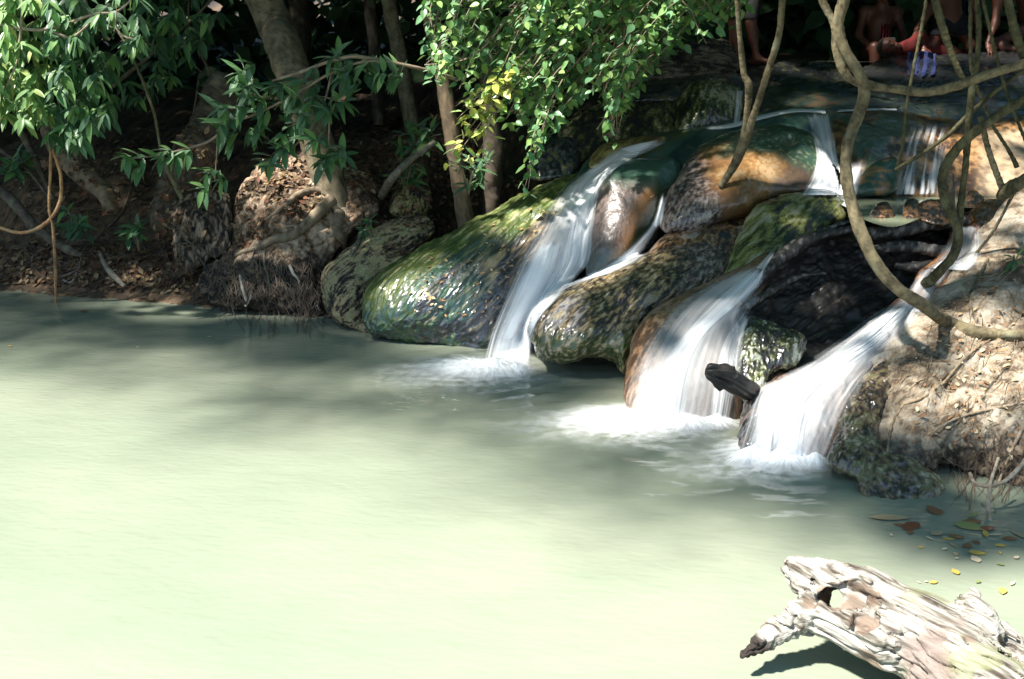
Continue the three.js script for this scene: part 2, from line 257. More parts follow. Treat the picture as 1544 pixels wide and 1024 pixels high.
rock({ outline: [[490, 455], [484, 420], [496, 395], [530, 368], [570, 343], [612, 328], [650, 330], [655, 352], [625, 375], [592, 405], [572, 440], [562, 478], [572, 515], [545, 502], [520, 492], [500, 480]], center: [545, 430], z: zz(505, -9.6, 330, -10.75), hf: 0.3, disp: crust(FLOW, 1), mat: M.dryRock, name: 'boulder',
  bumps: [[520, 440, 22, 60, 20, 0.06], [560, 450, 14, 60, 20, -0.07]], color: bands(FLOW, [[0, C.black], [0.28, [0.1, 0.075, 0.04]], [0.42, C.tan], [0.62, [0.3, 0.28, 0.12]], [0.8, C.pale]]) }, 'tan lichen covered boulder wedged between mossy boulder and root bank', 'boulder', 'boulder');
rock({ outline: [[592, 320], [597, 285], [612, 262], [636, 258], [648, 280], [646, 312], [630, 326]], center: [620, 292], z: zz(320, -10.9, 260, -11.2), hf: 0.15, seg: 200, rings: 60, mat: M.dryRock, disp: crust(DOWN, 0.9), color: bands(DOWN, [[0, C.black], [0.35, C.olive], [0.55, [0.25, 0.22, 0.12]]]) }, 'small upright grooved rock above the tan lichen covered boulder');
// slab the first fall runs down from
rock({ outline: [[872, 268], [895, 232], [950, 208], [1010, 198], [1060, 190], [1110, 178], [1150, 168], [1200, 163], [1245, 165], [1250, 200], [1200, 225], [1120, 240], [1050, 262], [1010, 290], [960, 300], [905, 295]], center: [1060, 232], z: zz(290, -10.05, 165, -11.0), hf: 0.16, disp: smooth(0.7), mat: M.slick,
  color: (x, y, z, nx, ny, nz, px) => { const a = stk(x, y, z, FLOW, 3, 0.4), b = stk(x, y, z, FLOW, 12, 0.2); return pick(0.5 + a + b * 0.5, [[0, [0.02, 0.05, 0.045]], [0.45, [0.045, 0.1, 0.075]], [0.7, [0.1, 0.12, 0.05]]]); } }, 'smooth teal algae slab at the lip above the tallest fall');
rock({ outline: [[890, 428], [884, 380], [893, 325], [903, 285], [915, 258], [945, 240], [990, 236], [1016, 240], [1030, 262], [1015, 300], [992, 345], [965, 385], [925, 420]], center: [945, 320], z: zz(420, -9.5, 240, -10.15), hf: 0.3, disp: smooth(1), mat: M.slick, name: 'boulder',
  bumps: [[985, 320, 14, 60, 22, -0.05]], color: (x, y, z, nx, ny, nz, px, py) => {
    const a = stk(x, y, z, DOWN, 3, 0.3), b = stk(x, y, z, DOWN, 34, 0.3), u = px + (py - 320) * 0.45; let k = pick(0.5 + b + 0.3 * ns(x * 70, y * 70, z * 70), [[0, [0.09, 0.07, 0.065]], [0.45, C.silt], [0.6, [0.15, 0.11, 0.095]]]);
    k = cmix(k, [0.25, 0.115, 0.035], sst(945, 968, u + 25 * a) ); k = cmix(k, [0.03, 0.045, 0.022], (1 - sst(8, 22, Math.abs(u - 985 + 20 * a)))); k = cmix(k, C.teal, 1 - sst(262, 292, py + 30 * a)); return cmix(k, C.deep, sst(370, 400, py + 30 * a) * 0.7);
  } }, 'smooth brown and teal dome between the tallest fall and thin stream', 'boulder', 'boulder');
rock({ outline: [[1000, 345], [1004, 300], [1020, 265], [1050, 226], [1090, 204], [1130, 192], [1180, 186], [1225, 200], [1245, 230], [1260, 265], [1258, 292], [1210, 300], [1160, 305], [1130, 325], [1080, 340], [1040, 352]], center: [1125, 270], z: zz(335, -9.45, 190, -10.4), hf: 0.4, disp: smooth(1.1), mat: M.slick, name: 'boulder', seg: 480,
  bumps: [[1110, 300, 40, 40, 0, 0.07], [1215, 265, 26, 40, -20, 0.05], [1190, 212, 9, 8, 0, -0.12]], color: (x, y, z, nx, ny, nz, px, py) => {
    const a = stk(x, y, z, DOWN, 3.4, 0.4), b = stk(x, y, z, DOWN, 30, 0.4), c = ns(x * 66, y * 66, z * 66);
    let k = pick(0.5 + a + b * 0.6, [[0, C.brown], [0.4, [0.17, 0.09, 0.035]], [0.6, [0.25, 0.14, 0.055]], [0.8, [0.32, 0.22, 0.12]]]);
    k = cmix(k, pick(0.5 + b + 0.3 * c, [[0, [0.03, 0.025, 0.025]], [0.38, [0.12, 0.09, 0.075]], [0.52, C.silt], [0.64, [0.26, 0.23, 0.25]], [0.78, C.tan]]), 1 - sst(1050, 1085, px + 40 * a + (280 - py) * 0.25)); k = cmix(k, [0.05, 0.035, 0.03], sst(1165, 1200, px + (py - 262) * 0.5 + 30 * a) * 0.85);
    return cmix(k, pick(0.5 + b, [[0, C.teal], [0.55, [0.1, 0.14, 0.07]], [0.75, [0.3, 0.3, 0.2]]]), (1 - sst(212, 238, py + 34 * a - (px > 1150 ? (px - 1150) * 0.4 : 0))));
  } }, 'large round ochre boulder with teal top where forked vine stands', 'boulder', 'boulder');
rock({ outline: [[975, 390], [990, 365], [1015, 346], [1060, 332], [1105, 326], [1140, 332], [1140, 365], [1115, 395], [1060, 408], [1005, 408]], center: [1060, 368], z: zz(400, -9.0, 328, -9.5), hf: 0.2, disp: crust(FLOW, 0.45), mat: M.slick, bumps: [[1075, 345, 40, 16, -10, 0.05]],
  color: bands(DOWN, [[0, C.black], [0.36, [0.11, 0.06, 0.03]], [0.5, [0.24, 0.125, 0.04]], [0.66, [0.3, 0.25, 0.22]]], 6, 22, 0.3) }, 'low brown dripping dome just below the round ochre boulder');
rock({ outline: [[800, 515], [796, 487], [810, 460], [840, 437], [885, 420], [930, 400], [980, 380], [1030, 368], [1080, 362], [1115, 376], [1110, 412], [1065, 442], [1015, 470], [985, 502], [962, 540], [941, 562], [925, 546], [890, 541], [850, 549], [815, 541]], center: [940, 460], z: zz(545, -8.25, 362, -9.2), hf: 0.4, disp: crust(FLOW, 1.05), name: 'boulder', seg: 520, rings: 130,
  bumps: [[860, 490, 50, 40, 0, 0.06]], color: (x, y, z, nx, ny, nz, px, py) => {
    const a = stk(x, y, z, FLOW, 5, 0.3), b = stk(x, y, z, FLOW, 30, 0.35), c = ns(x * 62, y * 62, z * 62); let k = pick(0.5 + b * 1.1 + a * 0.4 + c * 0.16, [[0, C.black], [0.36, [0.07, 0.05, 0.03]], [0.5, [0.2, 0.145, 0.065]], [0.66, [0.31, 0.23, 0.125]], [0.82, C.pale]]);
    k = cmix(k, pick(0.5 + b + 0.3 * c, [[0, [0.05, 0.035, 0.03]], [0.5, [0.17, 0.12, 0.095]], [0.68, [0.33, 0.28, 0.25]]]), sst(1000, 1040, px + 80 * a) * 0.9);
    k = cmix(k, pick(0.5 + b, [[0, [0.1, 0.09, 0.08]], [0.45, [0.36, 0.36, 0.42]], [0.6, C.tan]]), sst(0.02, 0.14, a) * sst(435, 460, py) * (1 - sst(500, 515, py)) * 0.75);
    return cmix(k, pick(0.5 + b * 1.3, [[0, C.moss], [0.5, C.olive], [0.68, C.tan]]), sst(488, 512, py + 30 * b) * 0.8);
  } }, 'streaked tan and silver boulder overhanging the pool between two falls', 'boulder', 'boulder');
rock({ outline: [[1086, 430], [1098, 388], [1118, 346], [1138, 312], [1165, 298], [1210, 291], [1262, 296], [1280, 322], [1245, 350], [1205, 375], [1170, 404], [1135, 428], [1102, 440]], center: [1170, 355], z: zz(430, -8.4, 295, -9.35), hf: 0.2, disp: crust(FLOW, 0.85), name: 'boulder',
  ridges: [{ p: [[1150, 305], [1260, 302]], w: 12, h: 0.05 }], color: bands(FLOW, [[0, C.black], [0.3, [0.03, 0.04, 0.012]], [0.42, [0.11, 0.12, 0.03]], [0.55, [0.2, 0.21, 0.06]], [0.7, [0.3, 0.3, 0.2]]], 5, 17, 0.25) }, 'sloping olive green mossy slab leaning beside the black hollow log', 'boulder', 'boulder');
rock({ outline: [[942, 568], [955, 512], [985, 472], [1030, 442], [1080, 420], [1120, 402], [1152, 382], [1172, 384], [1162, 422], [1134, 462], [1120, 505], [1120, 555], [1128, 605], [1112, 648], [1050, 652], [985, 640], [948, 618]], center: [1050, 525], z: zz(645, -7.25, 390, -8.5), hf: 0.32, disp: smooth(1), mat: M.slick,
  color: bands(DOWN, [[0, [0.05, 0.03, 0.02]], [0.4, [0.17, 0.095, 0.05]], [0.6, [0.27, 0.18, 0.12]]], 4, 18, 0.2) }, 'brown rounded rock underneath the wide middle fall');
rock({ outline: [[1112, 655], [1125, 600], [1155, 570], [1215, 548], [1265, 522], [1318, 484], [1365, 446], [1405, 446], [1390, 492], [1345, 545], [1305, 585], [1282, 630], [1262, 690], [1185, 700], [1125, 685]], center: [1230, 600], z: zz(690, -6.5, 440, -7.95), hf: 0.28, disp: crust(DOWN, 0.9), mat: M.slick,
  bumps: [[1180, 590, 50, 26, -20, 0.1], [1300, 500, 50, 26, -35, 0.08]], color: bands(DOWN, [[0, C.black], [0.4, [0.1, 0.055, 0.035]], [0.6, [0.22, 0.13, 0.09]]], 5, 18, 0.25) }, 'brown stepped rock underneath the fall nearest the right bank');
rock({ outline: [[1378, 448], [1385, 408], [1418, 380], [1440, 340], [1468, 308], [1510, 298], [1545, 300], [1540, 340], [1500, 380], [1470, 415], [1430, 445], [1400, 462]], center: [1455, 378], z: zz(450, -7.75, 300, -8.9), hf: 0.2, disp: crust(DOWN, 0.7), mat: M.slick, seg: 300, rings: 80,
  color: bands(DOWN, [[0, [0.05, 0.02, 0.01]], [0.4, [0.2, 0.08, 0.03]], [0.6, [0.36, 0.16, 0.05]]], 5, 18, 0.3) }, 'reddish brown rock under small cascade behind the right bank');
// wall behind the mid pool, upper ledges
rock({ outline: [[1228, 205], [1240, 172], [1290, 166], [1350, 166], [1420, 176], [1480, 186], [1560, 176], [1660, 190], [1680, 270], [1600, 312], [1480, 306], [1400, 304], [1330, 302], [1285, 296], [1262, 255], [1240, 232]], center: [1420, 238], z: zz(298, -9.65, 170, -10.9), hf: 0.14, disp: smooth(1.1), mat: M.slick, name: 'rock_wall', seg: 480,
  bumps: [[1300, 215, 40, 40, 0, 0.05], [1400, 240, 40, 50, 0, 0.06]], color: (x, y, z, nx, ny, nz, px, py) => {
    const a = stk(x, y, z, DOWN, 3, 0.3), b = stk(x, y, z, DOWN, 16, 0.18); let k = pick(0.5 + a * 0.7 + b, [[0, [0.06, 0.03, 0.016]], [0.4, [0.2, 0.105, 0.04]], [0.62, [0.34, 0.19, 0.08]]]); k = cmix(k, C.teal, sst(0.0, 0.12, a + 0.06 - (px - 1330) * 0.0012) * (1 - sst(1350, 1410, px)) * 0.85); return cmix(k, [0.45, 0.36, 0.24], sst(1460, 1500, px) * sst(190, 205, py) * clamp(0.6 + b));
  } }, 'brown and teal stained rock wall behind the small upper pool', 'rock_wall', 'rock wall');
rock({ outline: [[1286, 292], [1298, 264], [1324, 244], [1350, 240], [1358, 262], [1348, 290], [1318, 296]], center: [1325, 270], z: zz(292, -9.5, 242, -9.8), hf: 0.16, disp: smooth(0.6), mat: M.slick, seg: 220, rings: 60, color: (x, y, z) => { const a = fbm(x * 8, y * 8, z * 8, 3); return pick(0.5 + a * 1.2, [[0, C.deep], [0.45, C.teal], [0.6, [0.16, 0.115, 0.06]], [0.72, [0.28, 0.17, 0.08]]]); } }, 'small teal and ochre rounded rock standing in the upper pool');
rock({ outline: [[1095, 175], [1118, 142], [1180, 126], [1260, 128], [1400, 136], [1544, 128], [1680, 128], [1690, 195], [1480, 192], [1350, 176], [1235, 178], [1130, 186]], center: [1380, 158], z: zz(185, -10.95, 128, -11.6), hf: 0.1, disp: crust(DOWN, 0.6), mat: M.slick, name: 'rock_ledge', seg: 520, rings: 70, color: bands(DOWN, [[0, C.black], [0.4, [0.014, 0.026, 0.023]], [0.56, [0.026, 0.038, 0.026]], [0.74, [0.06, 0.04, 0.022]]], 3, 12, 0.3) }, 'long dark wet ledge below the bathers', 'rock_ledge', 'rock ledge');  // this and the next two ledges coloured darker to stand in for shade
rock({ outline: [[1055, 152], [1083, 118], [1108, 100], [1150, 96], [1200, 94], [1262, 90], [1300, 108], [1288, 142], [1200, 146], [1120, 152]], center: [1170, 122], z: zz(150, -11.4, 92, -12.35), hf: 0.14, disp: crust(DOWN, 1), mat: M.slick, name: 'rock_ledge', seg: 320, rings: 70, color: bands(DOWN, [[0, C.black], [0.42, [0.014, 0.018, 0.016]], [0.6, [0.045, 0.042, 0.026]]], 4, 14, 0.4) }, 'dark wet stepped rock carrying the standing person', 'rock_ledge', 'rock ledge');
rock({ outline: [[1280, 128], [1310, 98], [1360, 84], [1420, 82], [1500, 78], [1560, 72], [1680, 70], [1690, 128], [1544, 130], [1400, 138], [1330, 138]], center: [1450, 105], z: zz(135, -11.55, 75, -12.5), hf: 0.12, disp: crust(DOWN, 0.9), mat: M.slick, name: 'rock_ledge', seg: 400, rings: 60, color: bands(DOWN, [[0, C.black], [0.5, [0.01, 0.011, 0.011]], [0.68, [0.024, 0.024, 0.02]]], 4, 14, 0.4) }, 'dark wet ledge on which the bathers rest their hands', 'rock_ledge', 'rock ledge');
rock({ outline: [[938, 124], [944, 86], [980, 71], [1040, 63], [1092, 60], [1112, 84], [1102, 112], [1040, 121], [990, 128]], center: [1025, 95], z: zz(125, -11.7, 62, -12.2), hf: 0.2, pw: 0.6, disp: crust(DOWN, 1.1), mat: M.dryRock, seg: 320, rings: 80, name: 'rock_ledge', color: bands(V3(1, 0, 0), [[0, C.black], [0.32, [0.06, 0.05, 0.035]], [0.5, [0.15, 0.125, 0.09]], [0.7, [0.24, 0.2, 0.15]]], 4, 17, 0.6) }, 'dry grey brown rock block under the hanging leaves, topmost of the ledges', 'rock_ledge', 'rock ledge');
rock({ outline: [[925, 152], [945, 126], [1000, 120], [1060, 112], [1112, 112], [1118, 136], [1080, 152], [1000, 156]], center: [1025, 135], z: zz(152, -11.3, 112, -11.7), hf: 0.16, disp: crust(DOWN, 1), seg: 320, rings: 70, name: 'rock_ledge', color: bands(V3(1, 0, 0), [[0, C.black], [0.45, [0.03, 0.03, 0.022]], [0.62, [0.08, 0.075, 0.04]]], 4, 16, 0.6) }, 'black wet ledge just under the dry grey brown block', 'rock_ledge', 'rock ledge');
rock({ outline: [[826, 246], [846, 192], [878, 162], [930, 149], [1000, 147], [1032, 152], [1046, 180], [1042, 202], [980, 214], [910, 226], [870, 250]], center: [940, 192], z: zz(245, -10.75, 148, -11.35), hf: 0.2, pw: 0.6, disp: crust(DOWN, 1.1), mat: M.earth, seg: 360, rings: 80, name: 'rock_ledge', color: bands(DOWN, [[0, C.black], [0.36, [0.02, 0.025, 0.01]], [0.5, [0.06, 0.07, 0.02]], [0.64, [0.11, 0.12, 0.04]], [0.8, C.tan]], 4, 15, 0.5) }, 'dark mossy block behind the lip of the tallest fall', 'rock_ledge', 'rock ledge');
rock({ outline: [[1016, 200], [1018, 162], [1034, 132], [1070, 118], [1108, 124], [1120, 150], [1114, 188], [1080, 198], [1045, 204]], center: [1068, 160], z: zz(198, -10.95, 120, -11.35), hf: 0.24, disp: crust(DOWN, 0.9), seg: 300, rings: 80, name: 'boulder', color: bands(DOWN, [[0, C.black], [0.36, [0.03, 0.045, 0.015]], [0.52, [0.11, 0.12, 0.035]], [0.68, [0.32, 0.3, 0.2]]], 5, 18, 0.4) }, 'rounded mossy boulder beside the feet of the forked vine', 'boulder', 'boulder');
rock({ outline: [[890, 254], [896, 226], [920, 213], [960, 206], [1004, 208], [975, 226], [935, 248]], center: [928, 228], z: zz(252, -10.2, 206, -10.5), hf: 0.12, disp: crust(FLOW, 0.7), seg: 220, rings: 60, color: bands(FLOW, [[0, C.brown], [0.4, C.olive], [0.58, [0.34, 0.27, 0.09]]], 6, 18, 0.4) }, 'small golden mossy rock at the left edge of the top lip');
rock({ outline: [[796, 268], [802, 226], [828, 209], [866, 206], [878, 240], [852, 268]], center: [838, 240], z: zz(265, -10.5, 208, -10.9), hf: 0.16, pw: 0.6, disp: crust(DOWN, 0.9), seg: 220, rings: 60, color: bands(DOWN, [[0, C.black], [0.45, [0.04, 0.045, 0.05]], [0.62, [0.11, 0.12, 0.12]], [0.75, C.olive]], 6, 18, 0.4) }, 'dark square wet rock under the drooping leaf tips');
// left bank
tag(blob({ name: 'earth_bank', mat: M.earth, outline: [[296, 438], [306, 402], [345, 372], [350, 322], [362, 280], [400, 240], [460, 226], [520, 240], [566, 270], [566, 322], [525, 360], [498, 398], [492, 440], [490, 482], [440, 478], [380, 471], [330, 462]], center: [430, 360], z: zz(470, -10.3, 230, -11.5), hf: 0.32, hb: 0.8, seg: 520, rings: 130,
  bumps: [[425, 320, 60, 34, -20, 0.14], [400, 440, 90, 40, 0, 0.06], [330, 350, 40, 50, 0, -0.12]], disp: (x, y, z) => 0.07 * fbm(x * 3, y * 3, z * 3, 4) + 0.028 * rdg(x * 9, y * 9, z * 9) + 0.016 * fbm(x * 30, y * 30, z * 30, 2),
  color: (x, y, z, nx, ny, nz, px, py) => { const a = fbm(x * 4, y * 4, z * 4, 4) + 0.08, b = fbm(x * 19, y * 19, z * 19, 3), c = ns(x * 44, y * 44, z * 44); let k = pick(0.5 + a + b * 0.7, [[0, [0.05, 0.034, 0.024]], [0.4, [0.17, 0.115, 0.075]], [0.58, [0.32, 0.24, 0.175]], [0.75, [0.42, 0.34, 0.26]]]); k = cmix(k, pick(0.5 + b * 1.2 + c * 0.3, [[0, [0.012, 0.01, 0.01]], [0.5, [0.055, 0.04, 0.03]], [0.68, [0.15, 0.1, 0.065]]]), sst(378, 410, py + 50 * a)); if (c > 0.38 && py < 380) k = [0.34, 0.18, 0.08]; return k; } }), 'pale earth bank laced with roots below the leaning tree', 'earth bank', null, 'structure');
tag(blob({ name: 'tree_stump', mat: M.bark, outline: [[264, 412], [258, 345], [266, 302], [300, 284], [345, 288], [356, 330], [350, 380], [318, 396], [292, 414]], center: [305, 345], z: zz(410, -10.65, 285, -11.1), hf: 0.14, pw: 0.6, hb: 0.5, seg: 300, rings: 80, disp: (x, y, z) => 0.055 * rdg(x * 7, y * 1.1, z * 7) + 0.02 * fbm(x * 22, y * 5, z * 22, 3), color: (x, y, z) => { const b = fbm(x * 26, y * 4, z * 26, 3); return pick(0.5 + b * 1.2, [[0, [0.012, 0.01, 0.008]], [0.42, [0.07, 0.05, 0.035]], [0.62, [0.2, 0.155, 0.115]]]); } }), 'grooved dark old stump standing at the left of the earth bank', 'tree stump');
// the black hollow log and what leans on it
{
  const LOGD = V3(0.8, 0.35, -0.4).normalize(), L = thing('hollow_log', 'black wet hollow log lying across the cascade', 'log');
  const dk = (x, y, z) => { const b = stk(x, y, z, V3(0.8, 0.35, -0.4).normalize(), 16, 0.2); return pick(0.5 + b * 1.2, [[0, [0.007, 0.006, 0.006]], [0.6, [0.014, 0.012, 0.01]], [0.84, [0.04, 0.028, 0.02]]]); };
  blob({ name: 'shell', parent: L, mat: M.black, outline: [[1112, 480], [1128, 448], [1168, 408], [1208, 376], [1260, 352], [1310, 350], [1370, 338], [1430, 326], [1470, 332], [1462, 382], [1430, 432], [1390, 472], [1352, 506], [1290, 534], [1230, 562], [1180, 578], [1130, 592], [1116, 560], [1118, 515]], center: [1270, 450], z: zz(585, -7.05, 330, -8.6), hf: -0.38, hb: 0.75, pw: 0.7, seg: 520, rings: 130, disp: (x, y, z) => { const q = along(x, y, z, LOGD, 9, 0.16); return 0.09 * fbm(x * 5, y * 6, z * 5, 3) + 0.03 * rdg(...q) * (0.5 + ns(x * 3, y * 3, z * 3)) + 0.014 * fbm(q[0] * 4, q[1] * 4, q[2] * 4, 2); }, color: dk });
  const rim = (pts, r) => { const P = pts.map(([px, py, w, z]) => { const p = atZ(px, py, z ?? zz(585, -6.98, 330, -8.5)(px, py)); return [p.x, p.y, p.z, w * 8 / FOC]; }), g = tubeGeo(P, { nv: 90, nu: 12, k: (u, v, p) => 0.55 * fbm(p[0] * 9 + u * 3, p[1] * 9, u * 4, 3) + 0.3 * ns(u * 9, v * 5, r) }); dress(g, null, (x, y, z) => { const b = fbm(x * 25, y * 25, z * 25, 3); return pick(0.5 + b, [[0, [0.008, 0.008, 0.008]], [0.5, [0.03, 0.028, 0.027]], [0.66, [0.14, 0.13, 0.125]]]); }); raster(g); mesh('ridge', g, M.black, L); };
  rim([[1112, 456, 7], [1138, 430, 7], [1172, 394, 9], [1208, 368, 9], [1248, 352, 7], [1296, 344, 5]], 1);
  rim([[1132, 436, 3], [1166, 392, 4], [1198, 366, 5], [1240, 348, 4], [1290, 330, 3]], 2);
  rim([[1128, 462, 5], [1156, 442, 6], [1190, 424, 5], [1216, 415, 3], [1246, 412, 2]], 3);
  rim([[1290, 352, 9], [1330, 350, 12], [1375, 342, 13], [1420, 334, 13], [1462, 336, 9]], 4);
  rim([[1320, 375, 5], [1360, 372, 9], [1410, 378, 10], [1440, 376, 6]], 5);
  rim([[1350, 400, 4], [1390, 402, 8], [1430, 396, 6]], 6);
  const S = thing('broken_branch', 'short black broken branch jutting out between the two nearer falls', 'branch');
  const pz = -6.72, g = tubeGeo([[1063, 560, pz, 3], [1068, 561, pz, 9], [1080, 564, pz - 0.02, 12], [1100, 572, pz - 0.05, 16], [1122, 586, pz - 0.12, 16], [1140, 594, pz - 0.3, 13], [1150, 596, pz - 0.6, 10]].map(([x, y, z, r]) => { const p = atZ(x, y, z); return [p.x, p.y, p.z, r * 7 / FOC]; }), { nv: 90, nu: 40, k: (u, v) => 0.3 * ns(Math.cos(u * 6.283) * 2.2, Math.sin(u * 6.283) * 2.2, v * 3) + 0.16 * ns(Math.cos(u * 6.283) * 7, Math.sin(u * 6.283) * 7, v * 2) + (v < 0.2 ? 0.9 * ns(u * 14, v * 6, 1) : 0) }); dress(g, null, dk); mesh('limb', g, M.black, S);
}
rock({ outline: [[1113, 560], [1116, 505], [1130, 482], [1160, 490], [1202, 500], [1218, 516], [1202, 548], [1166, 562], [1152, 594], [1122, 604]], center: [1150, 535], z: zz(600, -6.95, 485, -7.45), hf: 0.12, disp: crust(DOWN, 1.5), seg: 260, rings: 70, color: bands(DOWN, [[0, C.black], [0.42, [0.03, 0.035, 0.015]], [0.55, [0.12, 0.13, 0.045]], [0.68, [0.34, 0.36, 0.3]]], 7, 22, 0.6) }, 'jagged mossy rock at the lower mouth of the black log');
for (const [x, y, w, h, l] of [[1376, 318, 13, 20, 'small pointed dark rock on the rim of the upper pool'], [1410, 322, 30, 20, 'low reddish brown rock on the rim beside the pointed rock'], [1468, 300, 16, 14, 'small dark stone at the far rim of the upper pool'], [1330, 322, 17, 16, 'round chestnut stone where the upper pool spills over']]) {
  const o = []; for (let k = 0; k < 9; k++) { const a = k / 9 * 2 * Math.PI, r = 1 + 0.35 * ns(k * 2.3, x, 1); o.push([x + w * r * Math.cos(a), y + h * r * Math.sin(a)]); }
  rock({ outline: o, center: [x, y], z: zz(y + h, -8.35, y - h, -8.65), hf: 0.08, hb: 0.2, disp: crust(DOWN, 0.8), seg: 120, rings: 36, name: 'stone', color: bands(DOWN, [[0, C.black], [0.45, [0.07, 0.04, 0.022]], [0.62, [0.22, 0.11, 0.05]]], 8, 24, 0.6) }, l, 'stone', 'stone');
}
// right bank
const bankCol = (x, y, z, nx, ny, nz, px, py) => {
  const a = fbm(x * 3.2, y * 3.2, z * 3.2, 4), b = fbm(x * 15, y * 15, z * 15, 3), c = ns(x * 46, y * 46, z * 46), d = fbm(x * 60, y * 60, z * 60, 2);
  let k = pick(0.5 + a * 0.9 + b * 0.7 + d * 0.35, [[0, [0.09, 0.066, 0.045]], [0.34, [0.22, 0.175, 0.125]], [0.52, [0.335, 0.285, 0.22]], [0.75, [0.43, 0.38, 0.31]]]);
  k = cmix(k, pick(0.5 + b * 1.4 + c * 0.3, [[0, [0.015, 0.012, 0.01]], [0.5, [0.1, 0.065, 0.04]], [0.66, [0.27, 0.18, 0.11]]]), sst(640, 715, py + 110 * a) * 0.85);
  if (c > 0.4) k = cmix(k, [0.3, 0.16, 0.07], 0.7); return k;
};
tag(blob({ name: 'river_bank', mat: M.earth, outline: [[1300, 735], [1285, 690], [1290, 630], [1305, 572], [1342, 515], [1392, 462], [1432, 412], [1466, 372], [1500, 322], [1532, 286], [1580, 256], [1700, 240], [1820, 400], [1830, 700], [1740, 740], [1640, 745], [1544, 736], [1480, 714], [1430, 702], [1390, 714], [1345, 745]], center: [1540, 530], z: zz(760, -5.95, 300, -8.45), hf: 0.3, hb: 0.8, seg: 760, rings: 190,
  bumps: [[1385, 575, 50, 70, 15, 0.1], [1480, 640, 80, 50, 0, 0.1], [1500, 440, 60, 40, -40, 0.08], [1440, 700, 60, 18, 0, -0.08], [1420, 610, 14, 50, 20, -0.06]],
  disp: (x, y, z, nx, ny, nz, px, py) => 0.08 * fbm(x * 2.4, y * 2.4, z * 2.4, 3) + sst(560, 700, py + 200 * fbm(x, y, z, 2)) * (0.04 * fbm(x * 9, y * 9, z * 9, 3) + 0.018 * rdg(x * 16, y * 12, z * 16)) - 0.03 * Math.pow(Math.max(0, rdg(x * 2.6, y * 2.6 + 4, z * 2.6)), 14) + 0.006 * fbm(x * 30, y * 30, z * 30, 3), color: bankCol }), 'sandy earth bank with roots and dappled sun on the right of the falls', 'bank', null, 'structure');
rock({ outline: [[1248, 692], [1260, 640], [1288, 582], [1328, 542], [1350, 556], [1332, 615], [1334, 670], [1385, 700], [1420, 735], [1385, 772], [1335, 774], [1300, 752], [1290, 722], [1268, 710]], center: [1308, 670], z: zz(765, -5.82, 545, -7.0), hf: 0.14, disp: crust(DOWN, 1.35), seg: 360, rings: 90, color: bands(DOWN, [[0, [0.02, 0.015, 0.012]], [0.36, [0.07, 0.046, 0.028]], [0.5, [0.16, 0.115, 0.07]], [0.64, [0.12, 0.13, 0.05]], [0.78, [0.3, 0.26, 0.18]]], 6, 20, 0.5) }, 'crumbly wet mossy rock at the waterline below the sandy bank');
// ------------------------------------------------------------------ small pools
function sheet(name, px, y, label, col) {
  const P = resample(px, 90, true).map(([a, b]) => onWater(a, b, y)), s = new THREE.Shape(P.map(p => new THREE.Vector2(p.x, -p.z))), g = new THREE.ShapeGeometry(s); g.rotateX(-Math.PI / 2); g.translate(0, y, 0); raster(g);
  return tag(mesh(name, g, new THREE.MeshPhysicalMaterial({ color: new THREE.Color(...col), roughness: 0.12, ior: 1.33, side: THREE.DoubleSide })), label, 'water', null, 'structure');
}
sheet('upper_pool', [[1180, 293], [1240, 287], [1290, 284], [1400, 286], [1500, 287], [1560, 294], [1500, 312], [1440, 314], [1400, 324], [1348, 342], [1300, 330], [1262, 306]], 1.21, 'small clear green pool held behind the black log', [0.2, 0.23, 0.16]);
{ const g = new THREE.PlaneGeometry(5.6, 2.6, 1, 1); g.rotateX(-Math.PI / 2); g.translate(5.2, 2.29, -13.6); raster(g); tag(mesh('bathing_pool', g, new THREE.MeshPhysicalMaterial({ color: new THREE.Color(0.2, 0.24, 0.175), roughness: 0.1, ior: 1.33, side: THREE.DoubleSide })), 'dark shaded pool in which the bathers sit', 'water', null, 'structure'); }
